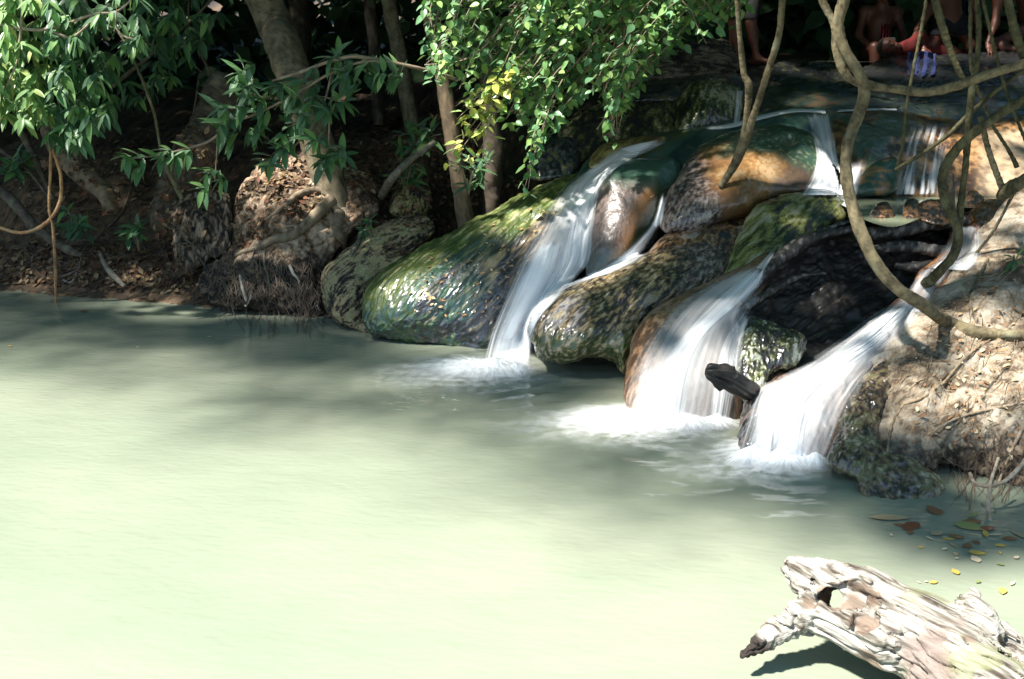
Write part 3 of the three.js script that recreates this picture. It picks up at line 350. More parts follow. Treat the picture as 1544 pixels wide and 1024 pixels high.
// ------------------------------------------------------------------ falling water
const foamMat = new THREE.MeshPhysicalMaterial({ vertexColors: true, transparent: true, roughness: 0.6, ior: 1.33, side: THREE.DoubleSide });
function strand(W, o) {
  const L = resample(o.L, 140), Rr = resample(o.R, 140), nv = o.nv || 200, nu = o.nu || 70, T = [], PX = [], sd = o.seed || 1;
  for (let i = 0; i < nv; i++) { const v = i / (nv - 1), a = cr(L, v), b = cr(Rr, v); for (let j = 0; j < nu; j++) { const u = j / (nu - 1), x = mix(a[0], b[0], u), y = mix(a[1], b[1], u); PX.push([x, y]); T.push(surfT(x, y)); } }
  const base = T.slice(); let t = T.slice();
  for (let it = 0; it < 8; it++) { const q = t.slice(); for (let i = 0; i < nv; i++) for (let j = 0; j < nu; j++) { let s = 0, c = 0; for (let a = -3; a <= 3; a++) for (let b = -2; b <= 2; b++) { const y = i + a, x = j + b; if (y < 0 || x < 0 || y >= nv || x >= nu) continue; s += q[y * nu + x]; c++; } t[i * nu + j] = Math.min(s / c, base[i * nu + j]); } }
  const pos = [], col = [];
  for (let i = 0; i < nv; i++) for (let j = 0; j < nu; j++) {
    const v = i / (nv - 1), u = j / (nu - 1), k = i * nu + j, wob = 0.5 * ns(v * 3, sd, 2), s1 = fbm(u * (o.fu || 9) + wob, v * 1.1, sd, 2), s2 = fbm(u * (o.fu || 9) * 3 + wob * 2, v * 1.8, sd + 7, 3);
    const lift = (o.off ?? 0.025) + (o.bulge || 0.03) * Math.sin(Math.PI * u) + 0.016 * s1 + 0.004 * s2, p = atT(PX[k][0], PX[k][1], t[k] - lift); pos.push(p.x, p.y, p.z);
    const ed = Math.min(sst(0, o.edge || 0.26, u + 0.16 * s2 + 0.03), sst(0, o.edge || 0.26, 1 - u + 0.16 * s2 + 0.03)), a = o.a(u, v);
    let al = a * (1.02 + 0.8 * s1 + 0.5 * s2 * (1.2 - a)); if (o.torn) al *= sst(-0.12, 0.16, s1 + 0.4 * s2); al = clamp(al) * ed * sst(0, o.fade || 0.06, v + 0.06 * s1);
    col.push(0.92, 0.94, 0.97, clamp(al, 0, 0.97));
  }
  const g = geo(pos, grid(nu, nv), col, 4); return mesh('stream', g, foamMat, W);
}
function splash(W, cx, cy, rx, ry, sd, sk = 0, lift = 0.05, y0 = 0, op = 1) {
  const nr = 60, na = 220, pos = [], col = [];
  for (let i = 0; i < nr; i++) for (let j = 0; j < na; j++) {
    const r = (i + 0.02) / (nr - 1), f = j / na * 2 * Math.PI, cu = Math.cos(f) * 3, su = Math.sin(f) * 3, k = 1 + 0.4 * fbm(cu, su, sd, 2) + 0.05 * fbm(cu * 4, su * 4, sd, 2), px = cx + rx * k * r * Math.cos(f) + sk * r * r, py = cy + ry * k * r * Math.sin(f), p = onWater(px, py, y0);
    const n = fbm(p.x * 14, 3, p.z * 14, 3); pos.push(p.x, y0 + 0.006 + lift * Math.pow(Math.max(0, 1 - r), 1.3) * (0.9 + 0.5 * n), p.z);
    const st = fbm(cu * 3.5, su * 3.5, sd + r * 1.5, 3); col.push(0.95, 0.96, 0.97, clamp(Math.pow(Math.max(0, 1 - r), 1.25) * (1.9 + 1.3 * st + 1.0 * n) * op + (op < 1 ? 0.9 * n * (1 - r) : 0)) * 0.97);
  }
  mesh('splash_foam', geo(pos, grid(na, nr, true), col, 4), foamMat, W);
}
const fall = (label) => thing('waterfall', label, 'waterfall', null, 'structure');
{
  let W = fall('tallest white fall sliding over the mossy boulder into the pool');
  strand(W, { seed: 1, L: [[985, 211], [930, 224], [890, 252], [845, 285], [812, 340], [786, 390], [762, 445], [738, 505], [722, 566]], R: [[1015, 211], [988, 224], [952, 242], [912, 268], [897, 312], [888, 370], [858, 428], [815, 480], [797, 566]], a: (u, v) => v < 0.12 ? 0.7 : mix(0.3 + 0.32 * u, 0.7, sst(0.4, 0.75, v)), fu: 8, nu: 100 });
  strand(W, { seed: 5, L: [[816, 366], [794, 402], [770, 452], [744, 520], [726, 568]], R: [[852, 360], [842, 402], [818, 452], [792, 510], [782, 568]], a: (u, v) => 0.85, fu: 4, off: 0.05, edge: 0.3 });
  strand(W, { seed: 11, L: [[990, 214], [942, 232], [902, 262], [868, 300], [850, 350], [842, 400], [812, 450], [775, 510], [756, 566]], R: [[1004, 213], [965, 232], [930, 254], [905, 285], [895, 340], [888, 395], [850, 440], [806, 496], [796, 566]], a: (u, v) => 0.62, fu: 6, off: 0.04, edge: 0.3 });
  splash(W, 712, 557, 92, 22, 3, -18, 0.07); splash(W, 745, 560, 62, 20, 8, 0, 0.12); splash(W, 778, 562, 36, 12, 18, 0, 0.09); splash(W, 716, 566, 165, 36, 41, -20, 0.012, 0, 0.3);
  W = fall('thin white stream slipping between the brown dome and streaked boulder');
  strand(W, { seed: 2, L: [[997, 290], [983, 335], [948, 372], [908, 402], [880, 414], [838, 431], [806, 456], [788, 492], [780, 560]], R: [[1006, 290], [997, 345], [975, 386], [928, 410], [892, 421], [847, 440], [818, 466], [803, 500], [798, 560]], a: () => 0.9, fu: 3, off: 0.025, bulge: 0.01, edge: 0.4, nu: 40 });
  W = fall('wide middle fall veiling the brown rounded rock');
  strand(W, { seed: 3, L: [[1132, 404], [1100, 414], [1042, 442], [992, 486], [955, 546], [940, 602], [935, 645]], R: [[1156, 400], [1152, 426], [1136, 464], [1122, 510], [1118, 570], [1112, 620], [1102, 648]], a: (u, v) => 0.34 - 0.1 * sst(0.6, 0.8, u) * sst(0.5, 0.7, v), fu: 11, nu: 120 });
  strand(W, { seed: 9, L: [[1136, 406], [1108, 426], [1062, 468], [1008, 530], [978, 600], [965, 646]], R: [[1155, 402], [1146, 428], [1116, 462], [1066, 508], [1040, 580], [1034, 646]], a: (u) => 0.72, fu: 5, off: 0.045, edge: 0.34 });
  strand(W, { seed: 13, L: [[1120, 468], [1092, 510], [1076, 565], [1068, 642]], R: [[1132, 476], [1118, 520], [1110, 580], [1100, 645]], a: () => 0.5, fu: 5, off: 0.04, edge: 0.3 });
  strand(W, { seed: 14, L: [[1166, 372], [1154, 388], [1138, 404]], R: [[1171, 374], [1164, 390], [1154, 406]], a: () => 0.5, fu: 3, off: 0.015, bulge: 0.01, fade: 0.4, nu: 24, nv: 60 });
  splash(W, 965, 634, 135, 26, 5, -25, 0.08); splash(W, 975, 638, 70, 20, 6, 0, 0.12); splash(W, 1035, 643, 64, 16, 26, 0, 0.1); splash(W, 1080, 640, 44, 12, 27, 0, 0.08); splash(W, 965, 644, 215, 40, 42, -25, 0.012, 0, 0.3);
  W = fall('stepped white fall pouring down beside the sandy bank');
  strand(W, { seed: 4, L: [[1345, 456], [1300, 486], [1260, 516], [1215, 545], [1172, 570], [1138, 588], [1122, 640], [1108, 695]], R: [[1392, 462], [1374, 492], [1338, 530], [1314, 562], [1290, 602], [1272, 644], [1258, 685], [1250, 706]], a: (u, v) => mix(0.62, 0.36, sst(0.55, 0.8, u)), fu: 9, nu: 120 });
  strand(W, { seed: 15, L: [[1352, 462], [1295, 506], [1228, 544], [1178, 574], [1146, 596], [1126, 694]], R: [[1372, 472], [1332, 516], [1282, 556], [1246, 590], [1224, 640], [1214, 704]], a: () => 0.75, fu: 6, off: 0.05, edge: 0.3, torn: 1 });
  strand(W, { seed: 16, L: [[1392, 405], [1366, 438], [1344, 464]], R: [[1440, 400], [1412, 440], [1390, 472]], a: () => 0.42, fu: 6, nv: 80 });
  splash(W, 1158, 682, 95, 24, 7, -10, 0.08); splash(W, 1185, 700, 80, 18, 9, 0, 0.12); splash(W, 1228, 703, 40, 12, 29, 0, 0.1); splash(W, 1135, 696, 52, 16, 30, 0, 0.12); splash(W, 1150, 704, 150, 38, 43, -12, 0.012, 0, 0.3);
  W = fall('small white fall dropping from the teal lip into the upper pool');
  strand(W, { seed: 21, L: [[1213, 171], [1224, 205], [1230, 238], [1222, 268], [1205, 294]], R: [[1252, 171], [1258, 205], [1264, 238], [1276, 266], [1292, 294]], a: (u, v) => mix(0.55, 0.95, sst(0.2, 0.6, v)), fu: 5, edge: 0.3 });
  strand(W, { seed: 22, L: [[1262, 248], [1264, 266], [1262, 294]], R: [[1312, 236], [1304, 258], [1296, 294]], a: () => 0.8, fu: 4, nv: 60, fade: 0.5, edge: 0.4 }); splash(W, 1252, 291, 70, 6, 12, 0, 0.09, 1.215);
  W = fall('faint veil of water running down the brown stained wall');
  strand(W, { seed: 23, L: [[1374, 180], [1364, 220], [1356, 258], [1344, 293]], R: [[1436, 182], [1428, 220], [1424, 258], [1420, 293]], a: (u, v) => mix(0.42, 0.75, v), fu: 6, fade: 0.25, edge: 0.34, torn: 1 }); splash(W, 1385, 292, 60, 4, 14, 0, 0.03, 1.215);
  W = fall('small cascade over the reddish brown rock behind the bank');
  strand(W, { seed: 24, L: [[1438, 340], [1426, 368], [1412, 392], [1398, 404]], R: [[1478, 340], [1482, 368], [1476, 394], [1462, 408]], a: (u, v) => mix(0.35, 0.85, sst(0.6, 0.9, v)), fu: 6, nv: 90 });
  W = fall('thin white line of water spilling along the teal lip');
  strand(W, { seed: 25, L: [[1062, 190], [1100, 186], [1150, 172], [1200, 164], [1245, 166]], R: [[1062, 196], [1102, 194], [1152, 180], [1200, 170], [1245, 172]], a: () => 0.7, fu: 2, nu: 14 });
  W = fall('thin white edge of water on the brown wall top');
  strand(W, { seed: 26, L: [[1262, 165], [1310, 163], [1352, 164]], R: [[1262, 169], [1310, 167], [1352, 168]], a: () => 0.8, fu: 2, nu: 10 });
  W = fall('bluish trickle beside the rounded mossy boulder');
  strand(W, { seed: 27, L: [[1110, 135], [1108, 160], [1104, 190]], R: [[1122, 135], [1118, 160], [1116, 190]], a: () => 0.5, fu: 4, nu: 24, nv: 60 });
}
// ------------------------------------------------------------------ leaves
function leafGeo(len, wid, sh, fold, droop, n = 5) {
  const pos = [], ix = []; for (let i = 0; i <= n; i++) { const t = i / n, w = wid * Math.pow(Math.sin(Math.PI * Math.pow(clamp(t, 0.001, 0.999), sh)), 0.85), y = len * t, z = -droop * t * t; pos.push(-w, y, z + fold * w, 0, y, z, w, y, z + fold * w); if (i < n) { const a = i * 3; ix.push(a, a + 1, a + 3, a + 1, a + 4, a + 3, a + 1, a + 2, a + 4, a + 2, a + 5, a + 4); } } return geo(pos, ix);
}
const leafMat = (r, g, b, t = 0.35) => new THREE.MeshPhysicalMaterial({ color: new THREE.Color(r, g, b), roughness: 0.82, clearcoat: 0.55, clearcoatRoughness: 0.3, transmission: t, thickness: 0, side: THREE.DoubleSide });
const white = leafMat(1, 1, 1, 0.35), dull = new THREE.MeshStandardMaterial({ roughness: 0.8, side: THREE.DoubleSide });
const LONG = leafGeo(1, 0.15, 0.85, 0.35, 0.16), OVAL = leafGeo(1, 0.3, 0.75, 0.22, 0.1), DRY = leafGeo(1, 0.27, 0.8, 0.5, -0.14, 4), FLAT = leafGeo(1, 0.34, 0.75, 0.2, 0.1, 3);
const q0 = new THREE.Quaternion(), m0 = new THREE.Matrix4();
function frame(p, d, up, s) { const y = d.clone().normalize(), x = y.clone().cross(up); if (x.lengthSq() < 1e-5) x.set(1, 0, 0); x.normalize(); const z = x.clone().cross(y); return new THREE.Matrix4().makeBasis(x, y, z).scale(V3(s, s, s)).setPosition(p); }
const viewSize = (m) => { const p = V3().setFromMatrixPosition(m), q = proj(p); if (!q || q[0] < -20 || q[0] > 1564 || q[1] < -20) return 0; return V3().setFromMatrixColumn(m, 1).length() / q[2]; };
// foliage of one plant: the leaves that show largest are parts, the rest one mass
function foliage(parent, geom, mats, list, max = 300) {
  const sorted = list.map((l, i) => ({ ...l, v: viewSize(l.m) * (l.near || 1), i })).sort((a, b) => b.v - a.v || a.i - b.i);
  const single = sorted.filter((l, k) => k < max && l.v > 0);
  for (const l of single) { const o = mesh('leaf', geom, mats[l.c % mats.length], parent); o.matrix.copy(l.m); o.matrix.decompose(o.position, o.quaternion, o.scale); }
  const rest = sorted.slice(single.length); if (!rest.length) return;
  const I = new THREE.InstancedMesh(geom, white, rest.length); rest.forEach((l, i) => { I.setMatrixAt(i, l.m); I.setColorAt(i, mats[l.c % mats.length].color); }); I.name = 'leaf_mass'; I.userData.kind = 'stuff'; parent.add(I);
}
const green = [leafMat(0.05, 0.16, 0.045), leafMat(0.075, 0.22, 0.055), leafMat(0.04, 0.125, 0.042), leafMat(0.13, 0.29, 0.06), leafMat(0.05, 0.15, 0.06)];
const fresh = [leafMat(0.115, 0.27, 0.055), leafMat(0.16, 0.34, 0.07), leafMat(0.065, 0.19, 0.05), leafMat(0.26, 0.43, 0.09), leafMat(0.1, 0.27, 0.1)];
const yellow = [leafMat(0.5, 0.52, 0.07, 0.4), leafMat(0.36, 0.46, 0.06, 0.4), leafMat(0.6, 0.58, 0.16, 0.4), leafMat(0.22, 0.4, 0.06, 0.4)];
function whorl(r, p, d, n, len, list, col = 5) {
  d = d.clone().normalize(); const a = V3(d.z, d.x, d.y).cross(d).normalize(), b = d.clone().cross(a);
  for (let k = 0; k < n; k++) { const f = (k + r() * 0.7) / n * 2 * Math.PI, e = d.clone().multiplyScalar(0.35 + r() * 0.55).addScaledVector(a, Math.cos(f)).addScaledVector(b, Math.sin(f)); e.y -= 0.32 + 0.25 * r(); const up = V3(r() - 0.5, 1.1, r() * 0.9 - 0.1).normalize(), pp = p.clone().addScaledVector(d, -r() * 0.07); list.push({ m: frame(pp, e, up, len * (0.65 + 0.5 * r())), c: Math.floor(r() * col) }); }
}
const barkCol = (a, b, k = 18) => (x, y, z) => { const n = fbm(x * k, y * k * 0.5, z * k, 3), m = ns(x * 70, y * 50, z * 70), w = fbm(x * 5, y * 5, z * 5, 2); let c = cmix(a, b, clamp(0.5 + n * 1.3 + 0.5 * m)); if (w > 0.16) c = cmix(c, [0.2, 0.2, 0.13], clamp((w - 0.16) * 5) * 0.6); return c; };
function stem(name, parent, pts, o = {}) { const g = tubeGeo(pts, { nv: o.nv || pts.length * 14, nu: o.nu || 12, k: (u, v, p) => (o.knot ?? 0.22) * fbm(p[0] * 6 + Math.cos(u * 6.283), p[1] * 6, p[2] * 6 + Math.sin(u * 6.283), 3) + (o.flute || 0) * Math.sin(u * 6.283 * 3 + 2 * ns(v * 3, 1, 1)) }); dress(g, o.disp, barkCol(o.a || [0.07, 0.055, 0.035], o.b || [0.24, 0.19, 0.12])); if (o.hit) raster(g); return mesh(name, g, o.mat || M.bark, parent); }
// ------------------------------------------------------------------ trees seen as trunks, and the canopy above them
const crowns = [];
function tree(label, trunk, at, o = {}) { const T = thing('tree', label, 'tree', o.group); const last = trunk[trunk.length - 1], pts = o.world ? trunk : pxPath(trunk); const e = pts[pts.length - 1]; pts.push([mix(e[0], at[0], 0.5), mix(e[1], at[1], 0.6), mix(e[2], at[2], 0.5), e[3] * 0.8], [at[0], at[1], at[2], e[3] * 0.45]); stem('trunk', T, pts, { nv: 260, nu: 44, knot: 0.16, disp: (x, y, z) => 0.012 * fbm(x * 26, y * 12, z * 26, 3), ...o });
  const r = rng(at[0] * 91 + 7 | 0); for (let k = 0; k < 5; k++) { const f = k * 1.3 + r(), q = pts[pts.length - 2]; stem('limb', T, [[q[0], q[1] + 0.1, q[2], e[3] * 0.4], [q[0] + Math.cos(f) * 0.9, q[1] + 0.8, q[2] + Math.sin(f) * 0.9, e[3] * 0.28], [q[0] + Math.cos(f) * 2.4, q[1] + 1.5 + r(), q[2] + Math.sin(f) * 2.4, e[3] * 0.1]], { nu: 8 }); }
  crowns.push({ T, at, list: [] }); return T; }
const T1 = tree('thick grey brown tree leaning over the root laced bank', [[520, 352, -10.95, 13], [508, 315, -10.95, 18], [496, 270, -11.05, 24], [478, 215, -11.2, 25], [452, 140, -11.5, 26], [428, 70, -11.8, 27], [398, 0, -12.2, 27]], [-4.2, 6.4, -11.4], { a: [0.06, 0.05, 0.03], b: [0.26, 0.21, 0.135] });
tree('thin pale trunk standing behind the glossy leaved branch', [[632, 252, -12.7, 13], [624, 205, -12.8, 12], [612, 140, -12.9, 11], [600, 70, -13, 11], [586, 0, -13.1, 11]], [-1.8, 6.2, -13.2], { b: [0.22, 0.2, 0.12] });
tree('slim straight brown trunk in front of the hanging yellow leaves', [[709, 372, -10.8, 14], [700, 320, -10.8, 13], [690, 260, -10.85, 12], [676, 170, -10.9, 12], [660, 70, -11, 11], [648, 0, -11.1, 11]], [-0.6, 6, -11.2], { b: [0.2, 0.14, 0.085] });
{ const T = thing('dead_trunk', 'dark rotten trunk standing behind the hanging yellow leaves', 'tree trunk'); stem('trunk', T, pxPath([[741, 350, -11.0, 16], [742, 300, -11.0, 15], [744, 240, -11, 15], [740, 180, -11.1, 14], [736, 120, -11.2, 13], [732, 40, -11.3, 12], [730, -30, -11.4, 10]]), { nv: 120, nu: 18, knot: 0.4, a: [0.02, 0.015, 0.01], b: [0.09, 0.065, 0.045] }); }
tree('dim background trunk between the leaning tree and pale trunk', [[572, 190, -15.5, 9], [566, 100, -15.6, 9], [556, 0, -15.8, 9]], [-2.5, 6.8, -16], { a: [0.03, 0.025, 0.018], b: [0.1, 0.085, 0.06] });
tree('tree rooted on the far left of the pool, holding the drooping leaves', [[-7.4, 0.4, -11.6, 0.3], [-7.3, 2, -11.4, 0.26], [-7, 3.6, -10.9, 0.23]], [-6.4, 5.6, -9.6], { world: true });
tree('tall tree on the right bank, holding the hanging vines', [[5.6, 1.2, -8.6, 0.3], [5.5, 3, -8.4, 0.27], [5.1, 4.4, -8.2, 0.24]], [4.2, 6, -7.8], { world: true });
for (const [i, x, z] of [[0, -8, -17], [1, -3.5, -18.5], [2, 0.8, -16.5], [3, 4.4, -17.5], [4, 9, -15]]) tree(['left most trunk of the dark wood, behind the leaning tree', 'trunk deep in the dark wood behind the glossy leaved branch', 'trunk in the dark wood behind the hanging foliage', 'trunk in the dark wood behind the standing person', 'trunk in the dark wood behind the bathers'][i], [[x, 1.1, z, 0.2], [x + 0.1, 3, z, 0.17], [x - 0.1, 5, z, 0.15]], [x, 6.8, z + 0.3], { world: true, a: [0.02, 0.017, 0.012], b: [0.08, 0.065, 0.045] });
const canopyTint = [[0.07, 0.25, 0.08], [0.09, 0.3, 0.1], [0.06, 0.21, 0.07], [0.12, 0.33, 0.1], [0.07, 0.24, 0.1]].map(c => new THREE.Color(...c));
const LITY = [[-400, 470], [0, 495], [250, 545], [500, 620], [750, 700], [1000, 765], [1150, 810], [1250, 830], [1330, 830], [1450, 835], [1544, 840], [2200, 860]];
const litLine = x => { for (let i = 1; i < LITY.length; i++) if (x <= LITY[i][0]) return mix(LITY[i - 1][1], LITY[i][1], (x - LITY[i - 1][0]) / (LITY[i][0] - LITY[i - 1][0])); return 830; };
const HOLES = [[715, 185, -10, 0.42], [740, 110, -9.9, 0.3], [800, 70, -9.9, 0.35], [1070, 245, -10, 0.16], [1150, 262, -9.9, 0.16], [1108, 200, -10.2, 0.14], [1100, 300, -9.6, 0.14], [25, 70, -10, 0.55], [60, 150, -10, 0.3], [310, 275, -10.3, 0.22], [220, 240, -10.3, 0.2], [395, 320, -10.5, 0.22], [1510, 235, -9.8, 0.35], [1525, 210, -10, 0.2], [1500, 590, -6.4, 0.3], [1440, 560, -6.6, 0.2], [1370, 570, -6.7, 0.22], [1520, 520, -6.7, 0.22], [1330, 470, -7.4, 0.16], [1290, 90, -7.5, 0.1], [1010, 560, -7.6, 0.2], [1180, 620, -6.8, 0.22], [960, 632, -7.2, 0.3], [740, 530, -8.5, 0.22], [620, 455, -9.3, 0.2], [880, 480, -8.4, 0.2], [1495, 690, -6, 0.2]].map(([x, y, z, r]) => [atZ(x, y, z), r]);
// openings cut in the unseen crowns to let the sun through to the hanging leaves, the falls and the bank
const GAPS = [[[[630, -30], [1060, -30], [1000, 80], [930, 150], [840, 200], [790, 290], [680, 250], [630, 120]], -10.1, -0.16, 1.3, 0.75], [[[-60, -40], [95, -40], [90, 120], [60, 210], [-60, 210]], -10.3, -0.08, 1.5], [[[160, 200], [400, 210], [420, 300], [160, 300]], -10.2, 0.02, 2.5],
  [[[960, 470], [1120, 420], [1130, 640], [830, 660], [900, 600]], -7.4, -0.1, 2.2], [[[1120, 560], [1330, 470], [1300, 560], [1260, 700], [1080, 700]], -6.9, -0.1, 2.2], [[[750, 440], [850, 290], [1010, 205], [1010, 250], [890, 410], [800, 570], [640, 590]], -9.0, -0.05, 2.0, 0.5], [[[550, 380], [860, 260], [1000, 205], [1000, 300], [980, 560], [560, 520]], -9.2, 0.17, 2.8], [[[1000, 190], [1270, 170], [1270, 295], [1150, 320], [1000, 420]], -9.7, 0.1, 2.8], [[[340, 250], [530, 240], [560, 330], [480, 390], [345, 390]], -10.9, -0.16, 2.2, 0.7], [[[0, 260], [300, 260], [300, 420], [0, 420]], -11.2, 0.03, 2.6, 0.6], [[[1300, 440], [1560, 300], [1560, 650], [1340, 640]], -6.7, 0.0, 3], [[[1440, 190], [1560, 180], [1560, 290], [1440, 280]], -9.8, 0, 3], [[[550, 400], [660, 380], [700, 500], [560, 500]], -9.2, 0.04, 3], [[[800, 440], [980, 400], [950, 540], [800, 530]], -8.3, 0.05, 3]];
{
  const r = rng(77), N = 120000; let made = 0;  // unseen crown leaves, placed by the shade they should cast below
  for (let i = 0; i < N; i++) {
    const tx = -11 + 20 * r(), tz = -26 + 22.5 * Math.pow(r(), 0.7), pool = tz > zShore(tx) && tx < 2.2, y = pool ? 9 + 5 * r() : 3.9 + 4.8 * r(), dx = r(), p = V3(tx + SUN.x * y / SUN.y, y, tz + SUN.z * y / SUN.y);
    if (!pool && !(tx > 1.7 && tz > -6.3)) { const cl = fbm(p.x * 0.8, p.y * 0.9, p.z * 0.8, 2); if (cl < -0.13) continue; }
    const q = proj(V3(tx, 0, tz)); if (q) { const e = q[1] - litLine(q[0]); if (pool ? dx > -Math.log(mix(0.02, 1, sst(-mix(50, 185, sst(0, 800, q[0])) * (q[0] > 1150 ? 0.6 : 1), q[0] > 1150 ? 40 : 120, e))) / 6 : e > 30 * (dx - 0.5) * 2 + 50 * fbm(tx * 1.2, 4, tz * 1.2, 2)) continue; } else continue;
    const bank = q[0] > 1260 && q[1] > 380 && q[1] < 680; if (bank && fbm(tx * 2.6, 5, tz * 2.6, 2) > -0.02) continue;
    let bad = false; for (const [poly, z, th, f, dp = 0.4] of GAPS) { if (fbm(tx * f, 6, tz * f, 2) <= th) continue; for (let dz = -dp; dz <= dp && !bad; dz += 0.13) { const k = (p.z - z - dz) / SUN.z; if (k < 0) continue; const w = proj(p.clone().addScaledVector(SUN, -k)); bad = !!w && inPoly(poly, w[0], w[1]); } if (bad) break; } if (bad) continue;
    for (const [h, rad] of HOLES) { const v = p.clone().sub(h), k = v.dot(SUN); if (k > 0 && v.addScaledVector(SUN, -k).length() < rad) { bad = true; break; } } if (bad) continue;
    const s = proj(p); if (s && s[0] > -60 && s[0] < 1604 && s[1] > -45 && s[1] < 1100) continue;
    let best = crowns[0], bd = 1e9; for (const c of crowns) { const d = (c.at[0] - p.x) ** 2 + (c.at[2] - p.z) ** 2; if (d < bd) { bd = d; best = c; } }
    const d = V3(r() - 0.5, -0.3 - 0.4 * r(), r() - 0.5); best.list.push({ m: frame(p, d, V3(r() - 0.5, 1, r() - 0.5).normalize(), 0.26 + 0.16 * r()), c: Math.floor(r() * 5) }); made++;
  }
  for (const c of crowns) { if (!c.list.length) continue; const I = new THREE.InstancedMesh(FLAT, dull, c.list.length); c.list.forEach((l, i) => { I.setMatrixAt(i, l.m); I.setColorAt(i, canopyTint[l.c]); }); I.name = 'crown'; I.userData.kind = 'stuff'; c.T.add(I); }
  console.log('canopy leaves', made);
}
// the dim wood that closes the view
{
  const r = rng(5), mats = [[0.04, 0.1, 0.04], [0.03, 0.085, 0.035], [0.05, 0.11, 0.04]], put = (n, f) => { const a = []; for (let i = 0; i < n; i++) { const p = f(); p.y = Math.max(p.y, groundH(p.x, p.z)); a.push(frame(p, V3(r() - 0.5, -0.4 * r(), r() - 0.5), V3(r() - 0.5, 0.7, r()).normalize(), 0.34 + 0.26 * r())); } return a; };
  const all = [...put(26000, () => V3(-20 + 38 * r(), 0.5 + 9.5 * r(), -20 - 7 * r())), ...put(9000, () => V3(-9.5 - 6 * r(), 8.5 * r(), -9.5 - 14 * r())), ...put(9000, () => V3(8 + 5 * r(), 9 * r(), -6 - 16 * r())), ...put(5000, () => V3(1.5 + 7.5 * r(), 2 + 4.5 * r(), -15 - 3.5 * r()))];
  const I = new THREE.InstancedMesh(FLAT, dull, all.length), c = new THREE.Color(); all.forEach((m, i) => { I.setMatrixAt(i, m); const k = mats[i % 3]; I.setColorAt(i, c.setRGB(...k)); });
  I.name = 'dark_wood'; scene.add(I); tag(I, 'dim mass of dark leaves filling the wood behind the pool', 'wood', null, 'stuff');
}
// ------------------------------------------------------------------ foliage in the picture
{ // drooping mass top left
  const r = rng(31), T = thing('drooping_tree', 'dense drooping branches of long glossy leaves over the left bank', 'tree branches'), list = [];
  const P = [[-40, -20], [205, -20], [216, 50], [192, 112], [170, 140], [168, 200], [142, 188], [118, 222], [75, 212], [60, 178], [30, 190], [-40, 180]];
  let n = 0; while (n < 240) { const x = -40 + 260 * r(), y = -20 + 245 * r(); if (!inPoly(P, x, y)) continue; if (x > 130 && r() < 0.45) continue; n++; const z = -9.7 - 1.6 * r(), p = atZ(x, y, z); whorl(r, p, V3(r() - 0.6, -0.5 - 0.5 * r(), r() * 0.9 - 0.2), 6 + Math.floor(r() * 4), 0.195, list); if (x < 75) for (let k = list.length - 6; k < list.length; k++) list[k].c = [5, 6, 3, 5][k % 4]; }  // leaves at the far left given lighter greens in place of sunlight
  foliage(T, LONG, [...green, leafMat(0.16, 0.32, 0.08), leafMat(0.3, 0.4, 0.1)], list);
  const tw = (a) => stem('branch', T, pxPath(a), { nu: 7, nv: 50, a: [0.16, 0.12, 0.08], b: [0.4, 0.33, 0.25] });
  tw([[-30, 30, -10, 3], [60, 45, -10, 2.5], [140, 22, -10, 2], [175, 18, -10, 2], [197, 0, -10, 1.5]]); tw([[80, 48, -9.9, 2], [110, 55, -9.9, 2], [145, 25, -9.9, 1.5]]); tw([[35, -20, -9.9, 2], [30, 60, -9.9, 2], [25, 95, -9.9, 1.6], [0, 150, -9.9, 1.2]]);
  tw([[176, 15, -9.9, 1], [175, 40, -9.9, 1.6], [188, 55, -9.9, 1.6], [200, 58, -9.9, 1]]); tw([[120, -20, -10.2, 3], [140, 30, -10.2, 2], [165, 60, -10.3, 2]]);
}
{ // leaves further back, in the shade
  const r = rng(53), T = thing('shaded_tree', 'dim leafy boughs in the black wood between drooping and leaning trees', 'tree branches'), list = [], P = [[195, -30], [345, -30], [330, 60], [262, 112], [215, 160], [180, 150]];
  let n = 0; while (n < 60) { const x = 180 + 165 * r(), y = -30 + 190 * r(); if (!inPoly(P, x, y)) continue; n++; whorl(r, atZ(x, y, -11.8 - 1.4 * r()), V3(r() - 0.6, -0.4 - 0.5 * r(), r() * 0.9), 5 + Math.floor(r() * 3), 0.21, list); }
  foliage(T, LONG, green, list); for (const a of [[[170, 130, -11.8, 3], [230, 80, -12.2, 3], [300, 20, -12.6, 2], [340, -30, -12.8, 2]], [[200, 60, -12, 2], [250, 70, -12.2, 2], [310, 60, -12.6, 1.4]]]) stem('branch', T, pxPath(a), { nu: 7, nv: 40 });
}
